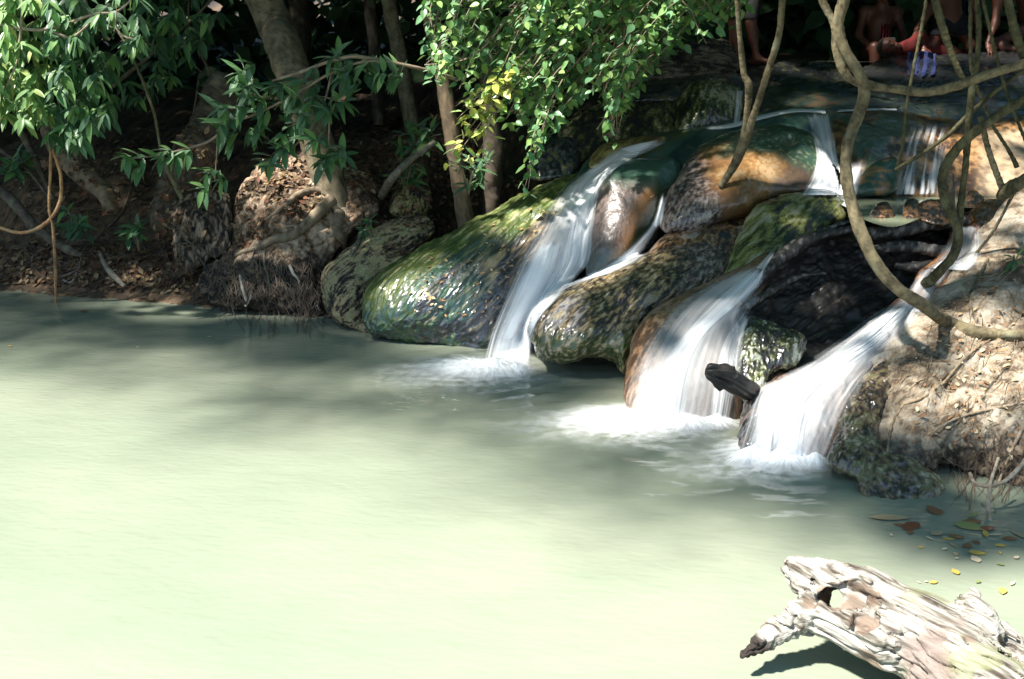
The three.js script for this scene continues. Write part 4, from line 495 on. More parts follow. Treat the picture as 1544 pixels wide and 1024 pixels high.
{ // branch of long leaves reaching left in front of the leaning tree
  const r = rng(8), T = thing('leafy_branch', 'branch of long glossy leaves hanging in front of the leaning tree', 'branch'), list = [], Z = -10.2;
  const br = a => stem('twig', T, pxPath(a.map(([x, y, w, z]) => [x, y, z ?? Z, w])), { nu: 7, nv: 60, a: [0.12, 0.09, 0.06], b: [0.36, 0.28, 0.2] });
  br([[690, 120, 3, -10.7], [640, 105, 3, -10.5], [545, 86, 3], [500, 92, 3], [455, 108, 2.5], [410, 122, 2]]); br([[640, 105, 2, -10.5], [560, 92, 2], [500, 110, 2.2], [440, 145, 2], [385, 172, 2], [350, 185, 2], [320, 210, 2.2], [290, 222, 2], [240, 234, 1.5], [190, 240, 1]]);
  br([[348, 186, 1.5], [330, 200, 1.2], [326, 245, 1], [324, 270, 1]]); br([[500, 110, 2], [490, 150, 1.6], [470, 190, 1.4], [440, 225, 1.2]]); br([[515, 95, 1.5], [500, 150, 1.5], [495, 220, 1.2]]);
  const W = [[372, 104], [362, 110], [400, 150], [372, 130], [360, 165], [340, 190], [430, 150], [470, 125], [452, 120], [510, 90], [500, 84], [530, 130], [450, 175], [490, 160], [556, 104], [575, 112], [480, 215], [502, 232], [515, 225], [420, 225], [410, 240], [348, 205], [440, 190], [385, 195], [600, 110], [468, 150], [520, 108], [415, 130], [395, 172], [512, 160], [365, 140], [488, 238], [330, 165], [425, 205]];
  for (const [x, y] of W) for (let k = 0; k < 2; k++) whorl(r, atZ(x + 16 * (r() - 0.5), y + 14 * (r() - 0.5), Z + 0.3 * (r() - 0.5)), V3(-0.5 + r() * 0.7, -0.2 + 0.4 * r(), 0.3 * r()), 6, 0.22, list);
  for (const [x, y] of [[190, 236], [212, 238], [236, 240], [258, 236], [276, 228], [205, 252], [310, 262], [322, 258], [330, 272], [305, 285], [250, 228]]) whorl(r, atZ(x, y, Z + 0.15), V3(-0.6, -0.1, 0.4), 6, 0.2, list), list.slice(-6).forEach((l, k) => l.c = [1, 3, 0][k % 3]);
  foliage(T, LONG, green, list);
}
for (const [x, y, z, n, s, l] of [[625, 205, -11, 9, 0.2, 'dark leafy sapling beside the slim straight trunk'], [610, 258, -10.8, 5, 0.16, 'low dark leaved plant at the foot of slim trunk'], [706, 262, -10.5, 5, 0.17, 'small star leaved plant under the hanging yellow leaves'], [725, 232, -10.6, 4, 0.15, 'small dark plant against the rotten trunk'], [560, 335, -10.4, 3, 0.13, 'little plant growing on the tan boulder beside bent stem'], [205, 350, -11.2, 5, 0.18, 'dark leafy seedling growing low on the shaded left bank'], [110, 330, -11.4, 6, 0.2, 'dark bush low on the bank behind the looped hanging vine'], [30, 250, -11.6, 8, 0.22, 'dark bush under the drooping tree at the left bank'], [1530, 392, -7.7, 2, 0.12, 'small bright seedling on top of the sandy bank']]) {
  const r = rng(x * 7 + y), T = thing('small_plant', l, 'plant'), list = [], b = atZ(x, y, z);
  for (let k = 0; k < n; k++) { const p = atZ(x + (n > 2 ? 40 : 10) * (r() - 0.5), y + 34 * (r() - 0.5), z + 0.3 * (r() - 0.5)); whorl(r, p, V3(r() - 0.5, 0.4, r() * 0.6), 6, s, list); stem('stem', T, [[b.x, b.y - 0.2, b.z - 0.05, 0.008], [mix(b.x, p.x, 0.5), mix(b.y, p.y, 0.6), mix(b.z, p.z, 0.5), 0.006], [p.x, p.y, p.z, 0.004]], { nu: 6, nv: 12 }); }
  foliage(T, LONG, green, list);
}
{ // the bright hanging foliage in the middle
  const r = rng(19), T = thing('hanging_shrub', 'bright small leaved foliage hanging over the top of the falls', 'shrub'), list = [], yl = [];
  const P = [[640, -20], [1112, -20], [1098, 45], [1062, 62], [1000, 72], [965, 108], [948, 150], [932, 196], [905, 160], [872, 150], [846, 186], [822, 226], [802, 240], [772, 212], [745, 165], [705, 140], [668, 128], [636, 95]];
  const twig = (x0, y0, x1, y1, z, leaves, yel, sag = 10) => {
    const pts = []; for (let k = 0; k <= 4; k++) { const u = k / 4; pts.push([mix(x0, x1, u) + 6 * (r() - 0.5), mix(y0, y1, u) - sag * Math.sin(Math.PI * u), z + 0.1 * (r() - 0.5), 1.1 - 0.6 * u]); } const w = pxPath(pts);
    const L = Math.hypot(x1 - x0, y1 - y0), n = Math.ceil(L / leaves);
    for (let k = 0; k < n; k++) { const u = 0.2 + 0.8 * (k + r() * 0.5) / n, q = cr(w, u), q2 = cr(w, Math.min(1, u + 0.05)), d = V3(q2[0] - q[0], q2[1] - q[1], q2[2] - q[2]).normalize().multiplyScalar(0.5); d.add(V3((k % 2 ? 1 : -1) * (0.6 + 0.4 * r()), -0.55 * r(), 0.7 * r() - 0.1)); const off = V3(r() - 0.5, r() - 0.6, r() - 0.5).multiplyScalar(0.13), l = { m: frame(V3(q[0], q[1], q[2]).add(off), d.add(V3(r() - 0.5, r() - 0.5, r() - 0.5).multiplyScalar(1.3)), V3(r() * 1.4 - 0.8, 0.8, 1.2 * r() - 0.2).normalize(), 0.06 + 0.05 * r()), c: Math.floor(r() * 5) }; (yel ? yl : list).push(l); }
    return w;
  };
  const tg = []; let n = 0;
  while (n < 280) { const x = 636 + 476 * r(), y = -20 + 262 * r(); if (!inPoly(P, x, y)) continue; n++; const L = 60 + 130 * r(), k = 0.45 + 0.7 * r(); tg.push(twig(x + L * k * (x < 700 ? 0.5 : 1), y - L, x, y, -9.5 - 1.3 * r(), 6, false)); }
  for (const [x0, y0, x1, y1] of [[800, 90, 690, 235], [790, 110, 700, 165], [770, 130, 688, 160], [760, 150, 722, 232], [750, 140, 700, 205], [790, 80, 740, 150], [740, 160, 690, 180], [800, 100, 742, 130], [735, 160, 684, 242]]) tg.push(twig(x0, y0, x1, y1, -9.7, 7, true));
  for (const [x0, y0, x1, y1] of [[830, 150, 796, 285], [815, 170, 790, 290], [840, 150, 800, 250], [950, 60, 922, 205], [945, 80, 928, 190], [690, 20, 645, 110], [670, 60, 650, 125], [1020, -10, 1064, 66], [1040, -10, 1092, 48], [850, 120, 800, 215], [700, 90, 640, 96], [980, 20, 920, 170], [655, -20, 650, 40]]) tg.push(twig(x0, y0, x1, y1, -9.6, 8, false));
  mesh('twigs', mergeGeometries(tg.map(w => dress(tubeGeo(w, { nv: 14, nu: 5 }), null, barkCol([0.12, 0.09, 0.06], [0.35, 0.28, 0.2])))), M.bark, T).userData.kind = 'stuff';
  for (const a of [[[960, -20, 2.5], [900, 60, 2], [840, 120, 1.5], [780, 150, 1]], [[800, -20, 2], [740, 60, 1.6], [700, 90, 1.2], [640, 98, 1]], [[1060, -20, 2], [950, 70, 2], [935, 140, 1.6], [900, 195, 1.2]]]) stem('branch', T, pxPath(a.map(([x, y, w]) => [x, y, -9.9, w])), { nu: 7, nv: 50, b: [0.3, 0.24, 0.17] });
  yl.forEach(l => { l.m.scale(V3(1.15, 1.15, 1.15)); });
  foliage(T, OVAL, fresh, list, 240); const Y = new THREE.Group(); foliage(T, OVAL, yellow, yl, 60);
}
{ // dry stems hanging with the shrub
  const r = rng(4), T = thing('dry_vine', 'tangle of thin dry brown stems hanging among the small leaves', 'vine'); for (let k = 0; k < 9; k++) { const x = 915 + 40 * r(); stem('dry_stem', T, pxPath([[x + 30 * r(), -10, -9.8, 1], [x + 8 * r(), 60, -9.8, 1], [x - 6 * r(), 110 + 40 * r(), -9.8, 0.9], [x - 30 * r(), 150 + 55 * r(), -9.8, 0.6]]), { nu: 5, nv: 30, a: [0.2, 0.11, 0.06], b: [0.42, 0.28, 0.17] }); }
}
// ------------------------------------------------------------------ vines, roots, stems
function vine(label, paths, o = {}) { const T = thing(o.name || 'vine', label, o.cat || 'vine'); for (const p of paths) stem(o.part || 'stem', T, p.some(q => Math.abs(q[0]) > 15) ? pxPath(p) : p, { nv: 320, nu: 26, knot: 0.36, a: [0.04, 0.032, 0.016], b: [0.21, 0.17, 0.095], disp: (x, y, z) => 0.007 * fbm(x * 40, y * 40, z * 40, 3), ...o }); return T; }
const lay = (list, up = 0.6) => list.map(([x, y, r]) => { const t = surfT(x, y), p = atT(x, y, t - r * t / FOC * up); return [p.x, p.y, p.z, r * t / FOC]; });
vine('thick mottled brown liana curving down to lie across the sandy bank', [[...pxPath([[1278, -40, -7.3, 8.5], [1272, 0, -7.3, 8.5], [1264, 40, -7.3, 7.7], [1276, 80, -7.28, 7.7], [1298, 115, -7.25, 8.5], [1303, 145, -7.25, 8.5], [1290, 185, -7.22, 8.5], [1277, 222, -7.2, 8.5], [1276, 262, -7.15, 8.5], [1288, 320, -7.1, 9.1], [1312, 382, -7, 9.1], [1346, 428, -6.9, 9.1], [1385, 456, -6.8, 9.1]]), ...lay([[1430, 486, 10], [1475, 502, 9.5], [1544, 506, 9], [1640, 500, 9]])],
  [[1234, -40, -7.4, 5.6], [1240, 0, -7.4, 5.6], [1258, 38, -7.36, 5.6], [1262, 75, -7.33, 6.3], [1276, 112, -7.3, 7.0], [1310, 128, -7.28, 7.0], [1350, 134, -7.25, 6.3], [1395, 139, -7.2, 7.0], [1440, 130, -7.15, 7.0], [1490, 112, -7.1, 7.0], [1544, 96, -7.1, 7.0], [1620, 70, -7.1, 7.0]]]);
vine('forked thin vine standing on the round ochre boulder', [[...pxPath([[1112, -40, -9.1, 4], [1112, 0, -9.1, 4], [1116, 60, -9.15, 4], [1122, 110, -9.2, 5], [1129, 130, -9.2, 6], [1127, 165, -9.25, 5], [1121, 205, -9.3, 5], [1108, 245, -9.35, 6]]), ...lay([[1086, 281, 4]])], [...pxPath([[1184, -40, -9.0, 5], [1180, 0, -9.05, 5], [1174, 55, -9.1, 5], [1160, 100, -9.15, 5], [1146, 145, -9.2, 5], [1134, 180, -9.25, 6], [1122, 220, -9.3, 6], [1106, 252, -9.35, 6]]), ...lay([[1086, 282, 5]])]], { nu: 10 });
vine('mossy bent vine stem rooted on the reddish brown rock', [[...pxPath([[1640, 120, -7.1, 6.4], [1544, 152, -7.2, 6.4], [1482, 190, -7.3, 7.2], [1444, 224, -7.35, 7.2], [1422, 262, -7.4, 7.2], [1426, 302, -7.4, 7.2], [1444, 344, -7.4, 7.2], [1440, 380, -7.4, 7.2], [1414, 412, -7.4, 7.2]]), ...lay([[1398, 428, 9]])], [[1470, -40, -7.3, 4], [1476, 60, -7.35, 4], [1464, 150, -7.38, 5], [1458, 230, -7.4, 5], [1450, 300, -7.42, 5], [1446, 345, -7.42, 5]]], { a: [0.02, 0.02, 0.008], b: [0.11, 0.1, 0.045] });
vine('short dark broken stake standing in the upper pool rim', [[[1434, 262, -8.3, 4], [1435, 290, -8.3, 5], [1434, 318, -8.35, 5]]], { name: 'stake', cat: 'stake', a: [0.03, 0.025, 0.02], b: [0.1, 0.08, 0.06], nv: 40 });
vine('thin hanging vine crossing the veiled brown wall', [[[1402, -40, -7.6, 2.5], [1392, 30, -7.6, 2.5], [1376, 110, -7.6, 2.5], [1366, 170, -7.6, 2.5], [1361, 220, -7.6, 2.5], [1354, 248, -7.6, 2]]], { nu: 8, a: [0.02, 0.02, 0.008], b: [0.11, 0.1, 0.045] });
vine('slanting bare stick crossing the brown wall up to the right', [[[1350, 256, -7.8, 3], [1390, 232, -7.7, 3], [1430, 203, -7.6, 3.5], [1464, 170, -7.5, 3.5], [1505, 135, -7.4, 3], [1560, 95, -7.3, 3]]], { nu: 8, a: [0.02, 0.02, 0.008], b: [0.11, 0.1, 0.045] });
vine('stout straight liana dropping in front of the bathers', [[[1402, -40, -8, 7], [1410, 0, -8, 6], [1424, 50, -8, 6], [1440, 95, -8, 5], [1454, 122, -8, 4]]], { nu: 10, a: [0.02, 0.02, 0.008], b: [0.11, 0.1, 0.045] });
vine('long thin vine falling from the leaves towards the sandy bank', [[[1464, -40, -7.5, 2.6], [1463, 60, -7.5, 2.6], [1466, 110, -7.5, 2.6], [1480, 150, -7.5, 2.6], [1498, 190, -7.5, 2.6], [1520, 225, -7.5, 3], [1534, 252, -7.5, 3.5]]], { nu: 8, a: [0.02, 0.02, 0.008], b: [0.11, 0.1, 0.045] });
vine('thin straight vine slanting down past the right edge', [[[1472, -40, -7.3, 2.6], [1482, 0, -7.3, 2.6], [1500, 75, -7.3, 2.6], [1520, 145, -7.3, 2.6], [1546, 210, -7.3, 2.6], [1600, 330, -7.3, 2.6]]], { nu: 8, a: [0.02, 0.02, 0.008], b: [0.11, 0.1, 0.045] });
vine('thick mossy vine leaving the picture beside the right hand bather', [[[1512, -40, -7.2, 6], [1520, 0, -7.2, 6], [1530, 45, -7.2, 7], [1548, 95, -7.2, 7], [1580, 180, -7.2, 7]]], { nu: 10, a: [0.02, 0.02, 0.008], b: [0.11, 0.1, 0.045] });
vine('gnarled dark root hooked over the top corner of sandy bank', [[[1600, 230, -7.4, 8], [1550, 268, -7.5, 9], [1524, 284, -7.6, 11], [1510, 296, -7.7, 8]], [[1478, 175, -7.7, 4], [1492, 230, -7.7, 4.5], [1508, 275, -7.7, 5], [1514, 292, -7.7, 5]]], { name: 'root', cat: 'root', a: [0.03, 0.03, 0.015], b: [0.14, 0.12, 0.06] });
vine('straight dark stick leaning against the sandy bank above liana', [[...pxPath([[1560, 250, -7.6, 2.5], [1530, 290, -7.7, 2.5], [1500, 345, -7.8, 2.5]]), ...lay([[1470, 385, 2]])], lay([[1490, 390, 2], [1472, 425, 2], [1458, 455, 2]], 1)], { name: 'stick', cat: 'stick', nu: 8, a: [0.05, 0.045, 0.03], b: [0.2, 0.17, 0.11] });
vine('dry forked twigs lying on the sandy bank below the liana', [lay([[1478, 520, 2], [1450, 545, 2], [1420, 580, 2], [1390, 600, 2], [1362, 610, 2]], 1), lay([[1362, 610, 2], [1345, 640, 2], [1338, 680, 2], [1334, 720, 1.6]], 1), lay([[1410, 565, 1.3], [1385, 575, 1.2], [1368, 590, 1]], 1), lay([[1418, 572, 1.4], [1425, 588, 1.4], [1442, 590, 1]], 1)], { name: 'twig', cat: 'twig', nu: 7, a: [0.16, 0.11, 0.06], b: [0.4, 0.3, 0.2] });
vine('long pale root running along the sandy bank to the right edge', [lay([[1400, 655, 1.5], [1440, 632, 2], [1490, 618, 2.2], [1544, 608, 2.4], [1620, 600, 2.4]], 1), lay([[1505, 730, 2], [1525, 680, 2.4], [1544, 645, 3], [1580, 600, 3]], 1)], { name: 'root', cat: 'root', nu: 8, a: [0.2, 0.14, 0.09], b: [0.48, 0.38, 0.27] });
vine('pale hooked root dangling from the right bank over the water', [[[1462, 712, -5.72, 2.5], [1470, 728, -5.68, 3], [1492, 733, -5.66, 3], [1520, 722, -5.7, 3], [1550, 690, -5.8, 3]], [[1506, 690, -5.75, 2], [1494, 728, -5.66, 2.6], [1490, 770, -5.6, 3], [1500, 800, -5.5, 3], [1525, 822, -5.3, 2.5], [1560, 832, -5.2, 2.5]], [[1504, 806, -5.5, 1.8], [1500, 830, -5.3, 1.6], [1497, 850, -5.15, 1.5], [1506, 863, -5.1, 1]]], { name: 'root', cat: 'root', nu: 10, a: [0.3, 0.2, 0.13], b: [0.58, 0.47, 0.36] });
vine('looped orange brown vine hanging into the water at the left', [[[76, 215, -10.6, 2.2], [76, 260, -10.6, 2.2], [74, 315, -10.6, 2], [80, 345, -10.6, 2.2], [83, 400, -10.7, 2.4], [84, 440, -10.75, 2.2], [83, 458, -10.75, 1.6]], [[76, 215, -10.6, 1.5], [86, 245, -10.6, 2.4], [92, 270, -10.6, 2.6], [90, 305, -10.6, 2.6], [74, 332, -10.6, 2.8], [48, 348, -10.6, 2.8], [22, 350, -10.6, 2.6], [-20, 336, -10.6, 2.4]]], { nu: 9, a: [0.22, 0.11, 0.05], b: [0.5, 0.3, 0.15] });
vine('bent grey stem leaning on the tan boulder', [[...pxPath([[655, 215, -10.8, 4], [622, 238, -10.6, 5], [592, 268, -10.4, 6]]), ...lay([[570, 305, 6], [556, 340, 5], [538, 370, 4], [528, 386, 3]], 1.3)]], { name: 'bent_stem', cat: 'stem', nu: 10, a: [0.07, 0.065, 0.05], b: [0.24, 0.22, 0.17] });
vine('roots of the leaning tree gripping the earth bank', [lay([[500, 300, 10], [480, 320, 9], [460, 340, 8], [438, 355, 8], [410, 362, 7], [392, 372, 5], [370, 378, 4], [355, 385, 3]]), lay([[500, 290, 8], [475, 287, 6], [450, 293, 5], [435, 305, 4], [410, 325, 3], [385, 345, 2.5]]), lay([[512, 320, 9], [508, 345, 8], [516, 362, 6], [520, 375, 4]]), lay([[490, 310, 5], [470, 325, 4], [450, 345, 3], [430, 360, 2]]), lay([[400, 372, 2.5], [398, 395, 2], [404, 420, 1.8], [408, 455, 1.4]]), lay([[462, 345, 3], [445, 340, 3], [420, 345, 2], [400, 358, 2]])], { name: 'root', cat: 'root', part: 'root', nu: 10, nv: 80, a: [0.09, 0.07, 0.045], b: [0.3, 0.23, 0.16] });
vine('pale root tips hanging down the dark foot of earth bank', [lay([[437, 400, 2.4], [442, 412, 2.4], [450, 422, 1.8], [452, 435, 1]], 1), lay([[362, 415, 2], [366, 435, 2.4], [372, 455, 2]], 1), lay([[380, 430, 1.4], [378, 448, 1.6], [370, 462, 1.4]], 1), lay([[484, 440, 1.2], [478, 460, 1.3], [486, 472, 1]], 1)], { name: 'root', cat: 'root', part: 'root', nu: 7, nv: 40, a: [0.3, 0.25, 0.2], b: [0.6, 0.54, 0.46] });
vine('broad bark covered trunk slanting down to the shaded left bank', [[[345, 120, -12.1, 24], [318, 185, -11.9, 27], [290, 240, -11.6, 28], [262, 300, -11.4, 26], [250, 345, -11.2, 20]]], { name: 'fallen_trunk', cat: 'trunk', part: 'trunk', nu: 26, nv: 120, a: [0.03, 0.025, 0.02], b: [0.13, 0.105, 0.075], hit: true, disp: (x, y, z) => 0.03 * rdg(x * 12, y * 3, z * 12) });
vine('leaning brown root trunk catching light under the drooping leaves', [[[70, 195, -11.9, 10], [95, 235, -11.6, 14], [130, 268, -11.4, 16], [158, 292, -11.2, 14], [168, 320, -11.1, 10]], [[108, 190, -11.7, 6], [114, 225, -11.6, 7], [122, 258, -11.4, 8]]], { name: 'root', cat: 'root', part: 'root', nu: 16, a: [0.06, 0.045, 0.03], b: [0.24, 0.17, 0.11], hit: true });
vine('dark roots crossing the shaded bank at the far left', [[[-20, 275, -11.8, 8], [20, 305, -11.6, 8], [55, 345, -11.4, 8], [100, 375, -11.2, 7], [125, 385, -11.1, 4]], [[20, 180, -11.9, 6], [45, 225, -11.8, 5], [70, 280, -11.6, 4], [80, 300, -11.5, 3]], [[-10, 220, -11.8, 3], [40, 255, -11.6, 2.5], [75, 300, -11.5, 2]]], { name: 'root', cat: 'root', part: 'root', nu: 12, a: [0.04, 0.03, 0.02], b: [0.14, 0.11, 0.08] });
vine('thin upright stem rising in front of the slanting bark trunk', [[[176, 45, -11, 1.6], [192, 70, -11, 2], [210, 110, -11, 2.2], [232, 170, -11, 2.2], [242, 225, -11, 2.2], [255, 260, -11, 4], [275, 300, -11, 4]]], { name: 'stem', cat: 'stem', nu: 8, a: [0.05, 0.05, 0.03], b: [0.2, 0.18, 0.1] });
vine('bleached curved stick stuck in litter at the water edge', [lay([[150, 380, 2], [158, 398, 4], [168, 412, 5], [180, 424, 4], [188, 432, 3]], 1.2), lay([[120, 440 - 40, 1.5], [108, 425, 1.8], [95, 440 - 18, 1.2]], 1.2)], { name: 'stick', cat: 'stick', nu: 8, nv: 40, a: [0.2, 0.17, 0.13], b: [0.42, 0.36, 0.28] });
vine('thin looping roots in front of the shaded litter slope', [lay([[230, 330, 1.6], [240, 350, 1.6], [248, 370, 1.5], [240, 385, 1.4]], 2), lay([[115, 362, 1.6], [140, 360, 1.5], [160, 345, 1.4], [185, 318, 1.3], [198, 280, 1.2]], 2), lay([[90, 418, 1.6], [118, 405, 2], [124, 380, 1.5], [132, 370, 1.2]], 2)], { name: 'root', cat: 'root', part: 'root', nu: 7, nv: 40, a: [0.09, 0.07, 0.05], b: [0.28, 0.22, 0.16] });
vine('thin dark stems standing in the black wood left of the tree', [[[286, -20, -13, 1.5], [285, 40, -13, 1.6], [300, 75, -13, 2], [312, 100, -13, 2.4], [318, 112, -13, 1.5]], [[300, 120, -12.6, 1.5], [290, 180, -12.4, 1.5], [280, 215, -12.2, 1.5]], [[282, 80, -12.8, 1.2], [300, 105, -12.8, 1.2], [335, 125, -12.8, 1]]], { name: 'stem', cat: 'stem', part: 'stem', nu: 7, nv: 50, a: [0.06, 0.05, 0.03], b: [0.22, 0.18, 0.12] });
// hair roots
function hair(label, n, poly, dir, seed, a, b, len = 40, w = 0.6) {
  const r = rng(seed), gs = [], xs = poly.map(p => p[0]), ys = poly.map(p => p[1]), x0 = Math.min(...xs), x1 = Math.max(...xs), y0 = Math.min(...ys), y1 = Math.max(...ys); let k = 0;
  while (k < n) { const x = mix(x0, x1, r()), y = mix(y0, y1, r()); if (!inPoly(poly, x, y)) continue; k++; const L = len * (0.4 + r()), pts = []; let cx = x, cy = y, f = dir + (r() - 0.5) * 1.3; for (let i = 0; i < 5; i++) { const t = surfT(cx, cy), p = atT(cx, cy, t - 0.006 - 0.02 * r()); pts.push([p.x, p.y, p.z, w * (1 - i / 6) * (0.6 + 0.8 * r()) * t / FOC]); f += (r() - 0.5) * 0.7; cx += Math.cos(f) * L / 4; cy += Math.sin(f) * L / 4; } gs.push(tubeGeo(pts, { nv: 9, nu: 4 })); }
  const g = mergeGeometries(gs); dress(g, null, (x, y, z) => cmix(a, b, clamp(0.5 + ns(x * 8, y * 8, z * 8)))); tag(mesh('rootlets', g, M.bark), label, 'roots', null, 'stuff');
}
hair('fine rootlets matting the dark foot of the earth bank', 300, [[310, 400], [350, 378], [470, 380], [490, 420], [486, 470], [400, 462], [330, 452]], 1.5, 3, [0.05, 0.035, 0.025], [0.24, 0.18, 0.13], 46);
hair('fine roots hanging at the undercut of the sandy bank', 120, [[1400, 680], [1470, 650], [1560, 640], [1560, 745], [1440, 725]], 1.6, 5, [0.08, 0.05, 0.033], [0.26, 0.18, 0.12], 44, 0.8);
hair('thin roots lying over the shaded slope of left bank', 120, [[120, 300], [290, 300], [300, 420], [120, 415], [20, 400], [20, 330]], 0.6, 9, [0.05, 0.04, 0.03], [0.22, 0.17, 0.12], 60, 0.7);
hair('fine dry grass roots on top of the sandy bank', 170, [[1340, 540], [1420, 470], [1500, 400], [1560, 400], [1560, 640], [1400, 650]], 2.4, 12, [0.14, 0.1, 0.06], [0.4, 0.31, 0.2], 34, 0.55);
// leaf litter
function litter(label, n, poly, seed, cols, s0, s1, off = 0.012) {
  const r = rng(seed), ms = [], xs = poly.map(p => p[0]), ys = poly.map(p => p[1]), x0 = Math.min(...xs), x1 = Math.max(...xs), y0 = Math.min(...ys), y1 = Math.max(...ys); let tries = 0;
  while (ms.length < n && tries++ < n * 20) { const x = mix(x0, x1, r()), y = mix(y0, y1, r()); if (!inPoly(poly, x, y)) continue; if (fbm(x * 0.02, y * 0.03, seed, 2) < -0.14) continue; const p = surf(x, y, off), nn = surfN(x, y).add(V3(r() - 0.5, r() * 0.6, r() - 0.5)).normalize(), d = V3(r() - 0.5, r() - 0.5, r() - 0.5).cross(nn); if (p.y < 0.03) continue; ms.push(frame(p, d, nn, s0 + (s1 - s0) * r())); }
  const I = new THREE.InstancedMesh(DRY, new THREE.MeshPhysicalMaterial({ roughness: 0.8, side: THREE.DoubleSide }), ms.length), c = new THREE.Color(); ms.forEach((m, i) => { I.setMatrixAt(i, m); const k = cols[Math.floor(r() * cols.length)], v = 0.6 + 0.8 * r(); I.setColorAt(i, c.setRGB(k[0] * v, k[1] * v, k[2] * v)); }); I.name = numbered('leaf_litter'); scene.add(I); tag(I, label, 'fallen leaves', null, 'stuff');
}
const BR = [[0.09, 0.05, 0.026], [0.14, 0.09, 0.05], [0.06, 0.034, 0.02], [0.24, 0.17, 0.1], [0.12, 0.045, 0.022], [0.16, 0.1, 0.04]];
litter('brown fallen leaves strewn along the foot of the left bank', 900, [[-30, 378], [150, 372], [270, 385], [300, 430], [260, 442], [120, 432], [-30, 428]], 41, BR, 0.05, 0.1);
litter('brown leaves caught on the dim slope of left bank', 700, [[20, 250], [300, 180], [350, 240], [300, 380], [20, 380]], 42, BR, 0.05, 0.1);
litter('orange brown leaves lying on the earth bank under the branch', 520, [[350, 330], [365, 275], [410, 240], [470, 240], [520, 260], [500, 320], [420, 350], [360, 375]], 43, BR, 0.04, 0.085);
litter('dead leaves covering the dark slope behind the slim trunks', 1100, [[500, 200], [600, 150], [720, 170], [740, 260], [640, 300], [560, 300], [500, 280]], 44, BR, 0.05, 0.1);
litter('dead leaves and debris in the gap above the mossy boulder', 260, [[560, 330], [660, 290], [800, 262], [760, 295], [640, 360], [590, 400]], 45, BR, 0.03, 0.08);
litter('dry leaf scraps scattered over the sandy bank', 130, [[1370, 540], [1470, 440], [1560, 400], [1560, 700], [1440, 680], [1380, 640]], 46, [[0.4, 0.27, 0.14], [0.28, 0.15, 0.07], [0.5, 0.4, 0.26], [0.2, 0.1, 0.05]], 0.02, 0.05);
litter('small dead leaves stuck to the wet boulders', 130, [[600, 470], [640, 390], [840, 290], [840, 400], [740, 480]], 47, [[0.45, 0.32, 0.16], [0.34, 0.2, 0.09]], 0.02, 0.05, 0.004);
// ------------------------------------------------------------------ leaves on the water
{
  const PAD = leafGeo(1, 0.28, 0.75, 0.05, 0.01), BLADE = leafGeo(1, 0.15, 0.85, 0.06, 0.01), r = rng(61), kinds = { yellow: [0.56, 0.37, 0.08], cream: [0.56, 0.48, 0.33], brown: [0.2, 0.1, 0.045], red: [0.2, 0.06, 0.03], green: [0.2, 0.25, 0.09], tan: [0.36, 0.28, 0.17] };
  const mats = Object.fromEntries(Object.entries(kinds).map(([k, c]) => [k, new THREE.MeshPhysicalMaterial({ color: new THREE.Color(...c), roughness: 0.5, clearcoat: 0.3, side: THREE.DoubleSide })]));
  const put = (x, y, len, kind, turn, geom = PAD) => { const p = onWater(x, y, 0.007), d = V3(Math.cos(turn), 0, Math.sin(turn)), s = len * tY(x, y, 0) / FOC, up = V3(0.12 * (r() - 0.5), 1, 0.12 * (r() - 0.5)).normalize(); const o = mesh('floating_leaf', geom, mats[kind]); frame(p, d, up, s).decompose(o.position, o.quaternion, o.scale); tag(o, `${kind} fallen leaf floating on the water below the right bank`, 'leaf', 'leaves floating below the right bank'); return o; };
  const big = put(1310, 780, 66, 'tan', 0, BLADE); big.userData.label = 'long pale tan leaf floating at the corner of the bank, pointing into the pool'; delete big.userData.group;
  const wide = put(1438, 790, 50, 'green', 0.35); wide.userData.label = 'wide olive green leaf floating among brown leaves under the hooked root'; delete wide.userData.group;
  for (const [x, y, l, k] of [[1345, 790, 34, 'brown'], [1385, 788, 40, 'red'], [1418, 777, 40, 'brown'], [1370, 805, 18, 'brown'], [1404, 806, 24, 'tan'], [1420, 812, 22, 'yellow'], [1408, 814, 16, 'cream'], [1432, 818, 20, 'tan'], [1455, 812, 26, 'brown'], [1468, 814, 16, 'red'], [1488, 810, 30, 'yellow'], [1460, 832, 26, 'yellow'], [1455, 826, 24, 'brown'], [1476, 848, 26, 'cream'], [1445, 866, 20, 'yellow'], [1402, 879, 16, 'yellow'], [1385, 825, 10, 'yellow'], [1345, 808, 9, 'cream'], [1510, 836, 12, 'yellow'], [1515, 852, 12, 'green'], [1512, 886, 22, 'yellow'], [1524, 882, 18, 'cream'], [1420, 906, 16, 'yellow'], [1340, 800, 8, 'green'], [1480, 785, 34, 'brown'], [1500, 795, 30, 'red'], [1525, 800, 34, 'tan'], [1535, 812, 26, 'brown'], [1510, 806, 22, 'cream'], [1428, 826, 12, 'cream'], [1440, 832, 14, 'tan'], [1530, 842, 14, 'cream'], [1460, 780, 30, 'green'], [1500, 822, 18, 'yellow'], [1383, 876, 7, 'cream'], [1394, 877, 7, 'cream'], [1440, 842, 8, 'cream'], [1478, 875, 12, 'green']]) put(x, y, l, k, r() * 6.28, r() < 0.3 ? BLADE : PAD);
  for (const [x, y, l, k] of [[320, 507, 8, 'cream'], [205, 524, 7, 'cream'], [18, 522, 9, 'yellow'], [92, 446, 20, 'tan'], [130, 470, 16, 'brown'], [360, 455, 10, 'cream']]) { const o = put(x, y, l, k, r() * 6.28); o.userData.label = `small ${k} leaf drifting on the dark water by the left bank`; o.userData.group = 'leaves drifting by the left bank'; }
}
